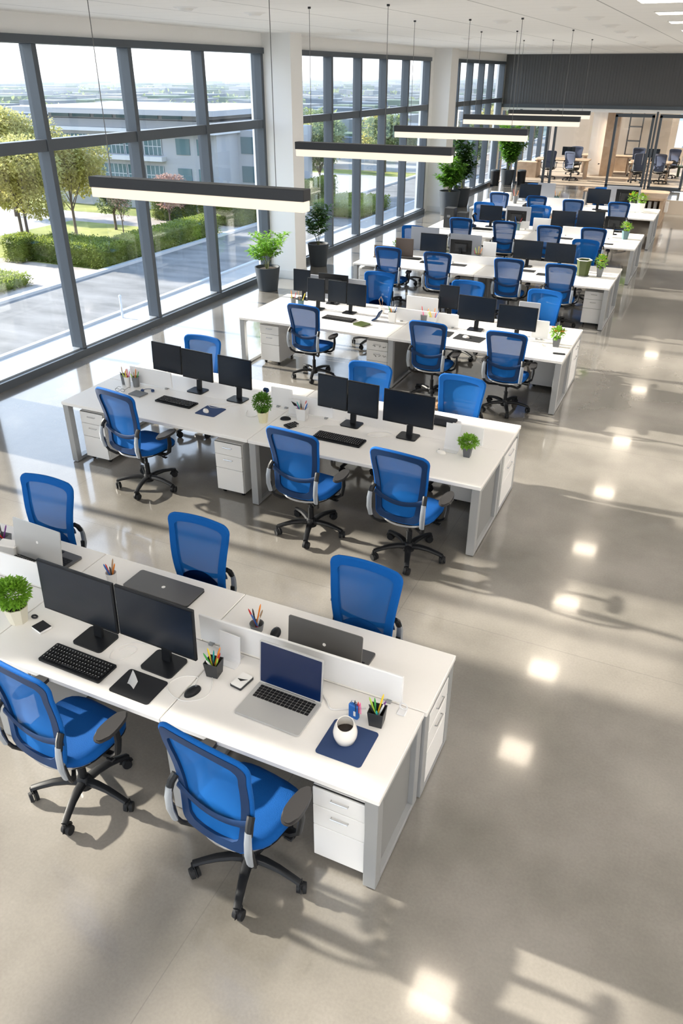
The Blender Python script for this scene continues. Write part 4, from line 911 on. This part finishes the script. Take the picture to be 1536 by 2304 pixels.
# ------------------------------------------------------------------ pendant lamps and ceiling lights
def pendant(cy, x0, x1, zt, lb, wires):
    R = empty('pendant_lamp', ((x0+x1)/2, cy, zt)); meta(R, lb, 'lamp', 'linear pendant lamps'); w = x1-x0
    G().span((-w/2,-.06,-.085), (w/2,.06,0), .004).build('lamp_body', 'lamp_body', R); G().span((-w/2+.01,-.055,-.165), (w/2-.005,.055,-.086), .006).build('diffuser', 'lamp_glow', R)
    for t in wires: G().cyl((-w/2+w*t, 0, 0), (-w/2+w*t, 0, ZC-zt), .0035, n=6).build('suspension_wire', 'wire', R); G().lathe([(.018,ZC-zt-.02),(.018,ZC-zt)], (-w/2+w*t,0,0), n=12).build('ceiling_cup', 'lamp_body', R)
pendant(5.60, -4.97, -2.88, 3.14, 'largest linear pendant lamp, hanging in front of the first window', (.10,.87))
pendant(9.50, -5.02, -2.95, 3.165, 'second linear pendant lamp from the viewer', (.10,.58))
pendant(12.4, -4.81, -2.73, 3.22, 'third linear pendant lamp from the viewer', (.12,.52,.88))
pendant(15.9, -4.77, -2.58, 3.25, 'fourth linear pendant lamp from the viewer', (.10,.40,.85))
pendant(20.2, -4.96, -3.07, 3.19, 'fifth and farthest linear pendant lamp', (.1,.45,.9))
for i, y in enumerate((4.45,8.15,10.05,12.05,14.1,16.8,20.0,24.2,28.)):
    R = empty('ceiling_light', (-.97, y, ZC)); meta(R, 'square recessed ceiling light over the aisle, number %s from the near end' % ['one','two','three','four','five','six','seven','eight','nine'][i], 'ceiling light', 'square ceiling lights over the aisle')
    G().span((-.24,-.24,-.012), (.24,.24,0)).build('trim_ring', 'white_cab', R); G().span((-.22,-.22,-.014), (.22,.22,-.0125)).build('diffuser', 'downlight', R)
mat('fill_panel', (1,1,1), .5, emis=(1,.93,.85), es=15.)  # emitter for ceiling panels added out of view to brighten the interior
nm = ['first','second','third','fourth','fifth','sixth','seventh','eighth','ninth','tenth']
for j, x in enumerate((2.6, 5.4)):
    for i in range(9):
        R = empty('ceiling_light', (x, -4+i*4, ZC)); meta(R, 'added ceiling fill panel outside the picture, %s in the %s line right of the aisle' % (nm[i], nm[j]), 'ceiling light', 'added ceiling fill panels')
        G().span((-.42,-.42,-.012), (.42,.42,0)).build('trim_ring', 'white_cab', R); G().span((-.4,-.4,-.014), (.4,.4,-.0125)).build('diffuser', 'fill_panel', R)
for i, (x, y, w_) in enumerate(((-7,-2.5,'behind the viewpoint, window side'),(-4,-2.5,'behind the viewpoint, middle'),(-1,-2.5,'behind the viewpoint, aisle side'),(-6.5,39,'in the room behind the partition, left'),(-2.5,39,'in the room behind the partition, right'),(-2.5,43.8,'deep in the room behind the partition'),(1.,-2.5,'behind the viewpoint, right of the aisle'))):  # more added fill panels, lifting the near end and the far room
    R = empty('ceiling_light', (x, y, ZC)); meta(R, 'added ceiling fill panel %s' % w_, 'ceiling light', 'added ceiling fill panels')
    G().span((-.42,-.42,-.012), (.42,.42,0)).build('trim_ring', 'white_cab', R); G().span((-.4,-.4,-.014), (.4,.4,-.0125)).build('diffuser', 'fill_panel', R)
for i, (x, y) in enumerate(((-5.9,10.1),(-6.4,14.4),(-3.4,12.9),(-6.2,9.0),(-5.6,18.5),(-5.4,23.5),(-2.1,10.7),(-2.05,12.6),(-2.1,14.6),(-2.2,16.6),(-2.3,19.),(-2.4,22.),(-2.5,26.))):
    R = empty('smoke_detector' if i in (1,2) else 'ceiling_vent', (x, y, ZC)); meta(R, 'round white ceiling %s, %s' % ('detector' if i in (1,2) else 'diffuser', ['over the window side of the second window','above the second pillar side','between the pendant wires','at the top left of the ceiling','midway along the window side','far along the window side','first of the right-hand line','second of the right-hand line','third of the right-hand line','fourth of the right-hand line','fifth of the right-hand line','sixth of the right-hand line','last of the right-hand line'][i]), 'ceiling fitting', 'round ceiling fittings')
    G().lathe([(.12,-.012),(.15,0)], n=24).build('rim', 'white_cab', R, True); G().lathe([(.07,-.035),(.10,-.012)], n=24).build('core', 'white_cab', R, True)

# ------------------------------------------------------------------ far end furniture
R = empty('wooden_counter', (-2.2, 26.6, 0)); meta(R, 'low wooden counter with open shelf at the aisle end beyond the sixth row', 'counter')
G().plate([(x-0, y) for x, y in rrect(1.6, 2.0, .25)], .70, .76).build('top', 'wood', R, True); G().span((.66,-.9,0), (.76,.9,.70)).build('end_panel', 'wood', R); G().span((-.76,-.9,0), (-.66,.9,.70)).build('end_panel', 'wood', R); G().span((-.66,-.6,.30), (.66,.6,.33)).build('shelf', 'wood', R); G().span((-.66,.6,0), (.66,.64,.70)).build('back_panel', 'wood', R)
for i in range(5): thing1(G().box((0,0,.14), (.09,.28,.28), .004), 'ring_binder', 'paper', (-2.0+.16*i, 26.25, .332), .0, 'white ring binder, %s from the left on the wooden counter shelf' % ['first','second','third','fourth','fifth'][i], 'binder', group='binders on the counter shelf')
R = empty('side_table', (-3.35, 27.2, 0)); meta(R, 'long pale wooden table beyond the sixth row', 'table'); G().span((-.6,-.4,.70), (.5,.4,.74), .01).build('top', 'wood', R)
for a in (-.55,.45):
    for c_ in (-.35,.35): G().span((a-.03,c_-.03,0), (a+.03,c_+.03,.70)).build('leg', 'grey_metal', R)
thing1(G().span((-.9,-.03,0), (.9,.03,.42)), 'low_partition', 'beige_wall', (-.75, 28.2, 0), 0, 'low beige partition at the right beyond the wooden counter', 'partition')
def meet_table(x, y, w, d, lb):
    R = empty('meeting_table', (x, y, 0)); meta(R, lb, 'table', 'tables behind the partition'); G().plate(rrect(w, d, .18), .70, .745).build('tabletop', 'wood', R, True)
    G().span((-w/2+.1,-d/2+.12,0), (-w/2+.16,d/2-.12,.70)).build('leg_panel', 'wood', R); G().span((w/2-.16,-d/2+.12,0), (w/2-.1,d/2-.12,.70)).build('leg_panel', 'wood', R)
meet_table(-6.5, 37.0, 2.3, 1.1, 'curved wooden table left behind the glass partition'); meet_table(-5.0, 39.6, 2.2, 1.0, 'wooden table in the middle behind the partition'); meet_table(-2.9, 37.4, 1.7, 1.1, 'wooden table right behind the glass door')
for i, (x, y, rz, lb) in enumerate(((-6.9,36.1,.2,'left in front of the curved table'),(-5.9,36.0,-.4,'right in front of the curved table'),(-6.2,38.3,PI,'behind the curved table'),(-5.2,38.9,2.6,'between the two left tables'),(-3.3,36.4,.3,'left in front of the right table'),(-2.4,36.5,-.3,'right in front of the right table'),(-3.6,38.8,PI,'behind the right table'),(-2.2,38.8,2.8,'far right behind the right table'))):
    chair_gb.place((x, y, 0), rz, 'grey blue chair behind the partition, %s' % lb, 'chair', 'grey blue chairs behind the partition')
for x, y, w, lb in ((-7.9,36.6,.9,'low plywood seat box left behind the partition'),(-4.9,41.0,1.9,'plywood counter against the beige back wall')):
    thing1(G().span((-w/2,-.3,0), (w/2,.3,.62), .01), 'plywood_cabinet', 'wood', (x, y, 0), 0, lb, 'cabinet')
for x, y, lb in ((-6.3,37.0,'dark screen on the curved table behind the partition'),(-4.9,39.6,'dark screen on the middle table behind the partition'),(-2.9,37.5,'dark screen on the right table behind the partition')):
    mstd.place((x, y, .745), 0, lb, 'monitor', 'screens behind the partition')
R = empty('shelf_unit', (-4.2, 41.8, 0)); meta(R, 'dark shelf unit against the back wall behind the partition', 'shelf')
for z in (.02,.6,1.2,1.8,2.4): G().span((-.3,-.2,z), (.3,.2,z+.04)).build('shelf_board', 'charcoal', R)
for s_ in (-.3,.28): G().span((s_,-.2,0), (s_+.02,.2,2.6)).build('side_panel', 'charcoal', R)
thing1(G().span((-.7,-.25,.38), (.7,.25,.45), .02).span((-.6,-.15,0), (-.5,.15,.38)).span((.5,-.15,0), (.6,.15,.38)), 'bench', 'green_bench', (-1.3, 39.5, 0), 0, 'green bench far right behind the partition', 'bench')

# ------------------------------------------------------------------ outdoors, nine metres below
GZ = -9.
def ground(x0, x1, y0, y1, z, m_, name, lb):
    return struct(G().span((x0, y0, z-.3), (x1, y1, z)).build(name, m_), lb, 'ground')
struct(G().span((-5000,-1500,GZ-1), (3000,5000,GZ-.30)).build('trim_7', 'far_land'), 'distant hazy land reaching to the horizon', 'land')
ground(-32.2,-9.1,-60,300,GZ, 'pale_paving', 'trim_8', 'pale terrace strip outside along the building')
ground(-40.6,-32.2,-60,320,GZ-.03, 'asphalt', 'trim_9', 'grey paved road outside the windows')
ground(-41.1,-40.55,-60,320,GZ+.15, 'kerb', 'trim_10', 'long pale kerb along the outdoor road')
ground(-32.4,-32.1,-60,300,GZ+.12, 'kerb', 'trim_11', 'narrow kerb at the edge of the pale terrace')
ground(-59,-41.1,-40,46,GZ-.02, 'pink_paving', 'trim_12', 'pinkish footpath beside the hedge')
ground(-59,-41.1,46,62.5,GZ-.01, 'lawn', 'trim_13', 'sunlit lawn inside the hedge')
ground(-62,-41.1,62.5,67.5,GZ-.02, 'pink_paving', 'trim_14', 'pinkish path behind the lawn')
ground(-75,-41.1,67.5,130,GZ-.03, 'lawn', 'trim_15', 'lawn around the office building outside')
ground(-90,-59,-40,67.5,GZ-.04, 'pale_paving', 'trim_16', 'pale yard beyond the trees')
ground(-60,-41,92,112,GZ+.02, 'pale_paving', 'trim_17', 'pale road crossing in the distance')
ground(-75,-41,118,140,GZ+.02, 'pale_paving', 'trim_18', 'second pale road crossing farther off')
def blob_leaves(g, c, r, n, ls, rnd):
    for i in range(n):
        d = Vector((rnd.gauss(0,1), rnd.gauss(0,1), rnd.gauss(0,1))).normalized(); q = rnd.uniform(.55,1.05)
        p = Vector(c)+Vector((d.x*r[0]*q, d.y*r[1]*q, d.z*r[2]*q)); dd = Vector((rnd.uniform(-1,1), rnd.uniform(-1,1), rnd.uniform(-.6,.8)))
        g.leaf(p, dd+d*.5, Vector((rnd.uniform(-.5,.5), rnd.uniform(-.5,.5), 1)), ls*rnd.uniform(.7,1.3), ls*.7)
def tree(x, y, h, r, lm, n, ls, lb, seed, trunk=.14, crown=.35, group='trees outside'):
    rnd = random.Random(seed); R = empty('tree', (x, y, GZ)); meta(R, lb, 'tree', group)
    g = G(); g.cyl((0,0,0), (0,0,h*.7), trunk, trunk*.4, n=8); pts = []
    for i in range(7):
        a = 2*PI*i/7+rnd.uniform(-.4,.4); q = r*.62*rnd.uniform(.5,1); z = h*(crown+.1+(.75-crown)*rnd.random()); g.cyl((0,0,h*crown*rnd.uniform(.7,1.1)), (q*math.cos(a), q*math.sin(a), z), trunk*.35, trunk*.1, n=5); pts.append((q*math.cos(a), q*math.sin(a), z))
    g.build('trunk', 'bark', R, True); g = G(); pts.append((0,0,h*.82)); pts.append((0,0,h*.62)); m_ = len(pts)
    for p in pts: blob_leaves(g, p, (r*.5, r*.5, h*.15), n//m_, ls, rnd)
    g.build('crown', lm, R)
def hedge(x0, x1, y0, y1, h, lb, seed, n, ls=.22):
    rnd = random.Random(seed); R = empty('hedge', ((x0+x1)/2, (y0+y1)/2, GZ)); meta(R, lb, 'hedge', 'hedges outside'); w, d = x1-x0, y1-y0
    G().span((-w/2+.1,-d/2+.1,0), (w/2-.1,d/2-.1,h-.1), .2).build('hedge_core', 'leaf_tree_hedge', R)
    g = G(); A = [w*d, w*h, d*h, d*h]; T = sum(A)
    for i in range(n):
        q = rnd.uniform(0, T); u, v = rnd.uniform(-.5,.5), rnd.uniform(-.5,.5)
        if q < A[0]: p, d_ = Vector((u*w, v*d, h)), Vector((0,0,1))
        elif q < A[0]+A[1]: p, d_ = Vector((u*w, -d/2, (v+.5)*h)), Vector((0,-1,0))
        elif q < A[0]+A[1]+A[2]: p, d_ = Vector((w/2, v*d, (u+.5)*h)), Vector((1,0,0))
        else: p, d_ = Vector((-w/2, v*d, (u+.5)*h)), Vector((-1,0,0))
        p += Vector((rnd.gauss(0,.07), rnd.gauss(0,.07), rnd.gauss(0,.07)))
        g.leaf(p, d_+Vector((rnd.uniform(-1,1), rnd.uniform(-1,1), rnd.uniform(-.3,1))), Vector((0,.3,1)), ls*rnd.uniform(.7,1.2), ls*.6)
    g.build('hedge_leaves', 'leaf_tree_hedge', R)
hedge(-48.5,-41.2,46.2,49.5,1.5,'clipped green hedge along the near end of the lawn',1,9000,.20)
hedge(-43.0,-41.2,49.5,62.5,1.6,'clipped hedge running along the kerb beside the lawn',2,9000,.20)
hedge(-50.2,-48.4,45.2,47.2,1.7,'small square hedge block at the left of the lawn',3,2200)
hedge(-52,-41.3,66.6,70.0,2.6,'tall clipped hedge behind the footpath crossing',4,12000,.24)
hedge(-42.8,-41.2,70,88,2.4,'long hedge beside the road seen through the gap near the pillar',5,9000,.26)
hedge(-47,-42.6,36.0,40.3,.6,'low green shrub island at the left edge of the road',6,3000,.22)
hedge(-38.5,-33.0,76,84,1.2,'yellow green hedge below the second window',7,5000,.26)
tree(-54.5,51.5,10.8,4.4,'leaf_tree',14000,.30,'tall yellow green tree at the far left outside',21)
tree(-50.6,48.4,9.0,4.2,'leaf_tree',14000,.28,'yellow green tree in front of the tall one outside',22)
tree(-52.2,55.6,8.6,3.6,'leaf_tree',12000,.28,'yellow green tree left of the office building outside',23)
tree(-56.6,50.6,8.0,3.0,'leaf_tree',6000,.34,'yellow tree behind the leftmost ones outside',24)
tree(-51.5,60.2,4.6,1.7,'leaf_tree_green',3500,.26,'small green tree on the lawn corner outside',25)
tree(-48.8,58.0,4.4,1.3,'leaf_tree_red',350,.18,'thin bare young tree standing on the lawn',26,.06)
tree(-49.0,65.4,4.6,2.0,'leaf_tree_red',3000,.24,'reddish bare bushy tree behind the lawn',27,.08,.2)
tree(-47.0,82,7.0,2.6,'leaf_tree_green',5000,.34,'green tree right of the office building outside',28)
tree(-44.5,90,8.0,3.0,'leaf_tree_green',4500,.36,'green tree behind the right edge of the first window',29)
tree(-66,62,6.5,2.6,'leaf_tree_green',4000,.34,'green tree in the yard left of the building',30)
rnd = random.Random(5); k = 0
where = ['first','second','third','fourth','fifth','sixth','seventh','eighth','ninth','tenth','eleventh','twelfth','thirteenth','fourteenth','fifteenth','sixteenth','seventeenth','eighteenth']
for i in range(18):
    x = -46-rnd.uniform(0,26); y = 112+i*2.6+rnd.uniform(-4,4) if i < 12 else 165+rnd.uniform(0,50); h = rnd.uniform(5.5,8.2)
    tree(x, y, h, h*.48, 'leaf_tree_green' if i % 3 else 'leaf_tree', 2600, .55, 'round park tree seen through the second window, %s counted from the near side' % where[i], 40+i, group='park trees')
for i in range(5): tree(-36.5-rnd.uniform(0,2), 118+i*16, 7.5, 1.5, 'leaf_tree_green', 2500, .4, 'slim street tree seen through the farthest window, %s from the near side' % where[i], 70+i, .08, .15, 'slim street trees')
# office building outside
B = empty('office_building', (-57, 72, GZ)); meta(B, 'pale grey office building with flat roof and bands of windows seen through the first window', 'building')
def bb(name, m_, a, b_, bev=0): return G().span((a[0]+57, a[1]-72, a[2]-GZ), (b_[0]+57, b_[1]-72, b_[2]-GZ), bev).build(name, m_, B)
bb('wall', 'bldg', (-72,72,GZ), (-47.2,88,-.3)); bb('wall', 'bldg', (-47.2,76,GZ), (-44.5,88,-1.2))
bb('roof', 'bldg', (-74,70.6,.25), (-46.6,90,.75)); bb('upper_storey', 'bldg_pale', (-70,73.2,-.3), (-50,88,.3)); bb('ledge', 'bldg_pale', (-73.5,71.0,-1.4), (-46.8,90,-1.05))
for zz in (-3.55,-6.35):
    for i in range(7):
        x0 = -71+i*2.45; f = bb('window', 'bldg_glass', (x0,71.93,zz), (x0+2.3,72.05,zz+1.75)); g = G()
        for q in (0,.57,1.15,1.72,2.24): g.span((x0+q+57,-.10,zz-GZ), (x0+q+.06+57,-.05,zz+1.75-GZ))
        g.span((x0+57,-.10,zz+.8-GZ), (x0+2.3+57,-.05,zz+.86-GZ)); g.build('window_bars', 'bldg_pale', f)
    bb('sill_band', 'bldg_pale', (-73,71.2,zz-.55), (-53.6,72.1,zz-.1))
for zz in (-3.4,-6.2):
    for x0 in (-52.2,-49.6): bb('window', 'bldg_glass', (x0,71.93,zz), (x0+1.7,72.05,zz+1.5))
for i in range(6): bb('window', 'bldg_glass', (-69.5+i*3,73.13,-.2), (-67+i*3,73.25,.15))
for zz in (-3.4,-6.2,-8.6): bb('window', 'bldg_glass', (-46.8,75.93,zz), (-45,76.05,zz+1.6))
R = empty('bollard', (-31.4, 36.2, GZ)); meta(R, 'slim white bollard on the terrace outside', 'bollard'); G().cyl((0,0,0), (0,0,1.25), .07).build('post', 'bldg_pale', R); G().lathe([(.09,1.25),(.09,1.35),(.02,1.4)], n=12).build('cap', 'bldg_pale', R)
# far town: many roofs nobody could count
g = G(); rnd = random.Random(9)
for i in range(2600):
    d = 160+1900*rnd.random()**1.6; a = math.radians(rnd.uniform(96,172)); x, y = d*math.cos(a)*1.0, d*math.sin(a)
    if x > -60 or y < 100: continue
    s_ = rnd.uniform(4,9)*(1+d/1200); hh = rnd.uniform(3,6.5); g.mi = rnd.randint(0,3); g.box((x, y, GZ+hh/2-.3), (s_*1.6, s_, hh))
mat('roof_a', (.18,.20,.22), .8); mat('roof_b', (.10,.13,.16), .8); mat('roof_c', (.30,.30,.30), .8); mat('town_green', (.10,.15,.10), .9)
meta(g.build('distant_town', ['roof_a','roof_b','roof_c','town_green']), 'distant pale town stretching below the horizon', 'town', None, 'stuff')
g = G()
for i in range(2300):
    d = 130+1500*rnd.random()**1.4; a = math.radians(rnd.uniform(96,172)); x, y = d*math.cos(a), d*math.sin(a)
    if x > -76 and y < 230: continue
    s_ = rnd.uniform(3,6)*(1+d/500); hh = rnd.uniform(3,5.5); blob_leaves(g, (x, y, GZ+hh*.5), (s_, s_, hh*.5), 30, hh*.4, rnd)
meta(g.build('distant_trees', 'leaf_tree_green'), 'distant belt of trees between the town roofs', 'trees', None, 'stuff')

# ------------------------------------------------------------------ light
SKY = 1.2
W = bpy.data.worlds.new('world'); SC.world = W; W.use_nodes = True; nt = W.node_tree
tcw = nt.nodes.new('ShaderNodeTexCoord'); sw = nt.nodes.new('ShaderNodeSeparateXYZ'); nt.links.new(tcw.outputs['Generated'], sw.inputs[0])
rw = nt.nodes.new('ShaderNodeValToRGB'); nt.links.new(sw.outputs[2], rw.inputs[0]); e = rw.color_ramp.elements
e[0].position = 0; e[0].color = (1,.985,.97,1); e[1].position = 1; e[1].color = (.25,.46,.85,1)
for p_, c_ in ((.04,(.93,.96,1,1)),(.14,(.76,.86,.98,1)),(.4,(.62,.74,.92,1))):
    q = e.new(p_); q.color = c_
bg = nt.nodes['Background']; bg.inputs['Strength'].default_value = SKY; nt.links.new(rw.outputs[0], bg.inputs[0])
sun = bpy.data.lights.new('sun', 'SUN'); sun.energy = 5.8; sun.angle = math.radians(1.3); sun.color = (1,.92,.80)
so = bpy.data.objects.new('sun', sun); COL.objects.link(so)
d = Vector((math.cos(math.radians(24)), .02, -math.sin(math.radians(24)))); so.rotation_euler = d.to_track_quat('-Z', 'Y').to_euler()
vs = SC.view_settings; vs.view_transform = 'Standard'; vs.look = 'None'; vs.gamma = 1; vs.exposure = 1.45; vs.use_curve_mapping = False
SC.cycles.max_bounces = 8; SC.cycles.transparent_max_bounces = 24

hz = bpy.data.materials.new('haze'); hz.use_nodes = True; n_ = hz.node_tree; n_.nodes.remove(n_.nodes['Principled BSDF'])
vv = n_.nodes.new('ShaderNodeVolumeScatter'); vv.inputs['Density'].default_value = .0008; vv.inputs['Color'].default_value = (.78,.89,1,1); vv.inputs['Anisotropy'].default_value = .3
n_.links.new(vv.outputs[0], n_.nodes['Material Output'].inputs['Volume']); MT['haze'] = hz
meta(G().span((-2500, 150, GZ-.2), (60, 2600, GZ+60)).build('haze', 'haze'), 'pale morning haze lying over the distant town', 'haze', None, 'stuff')
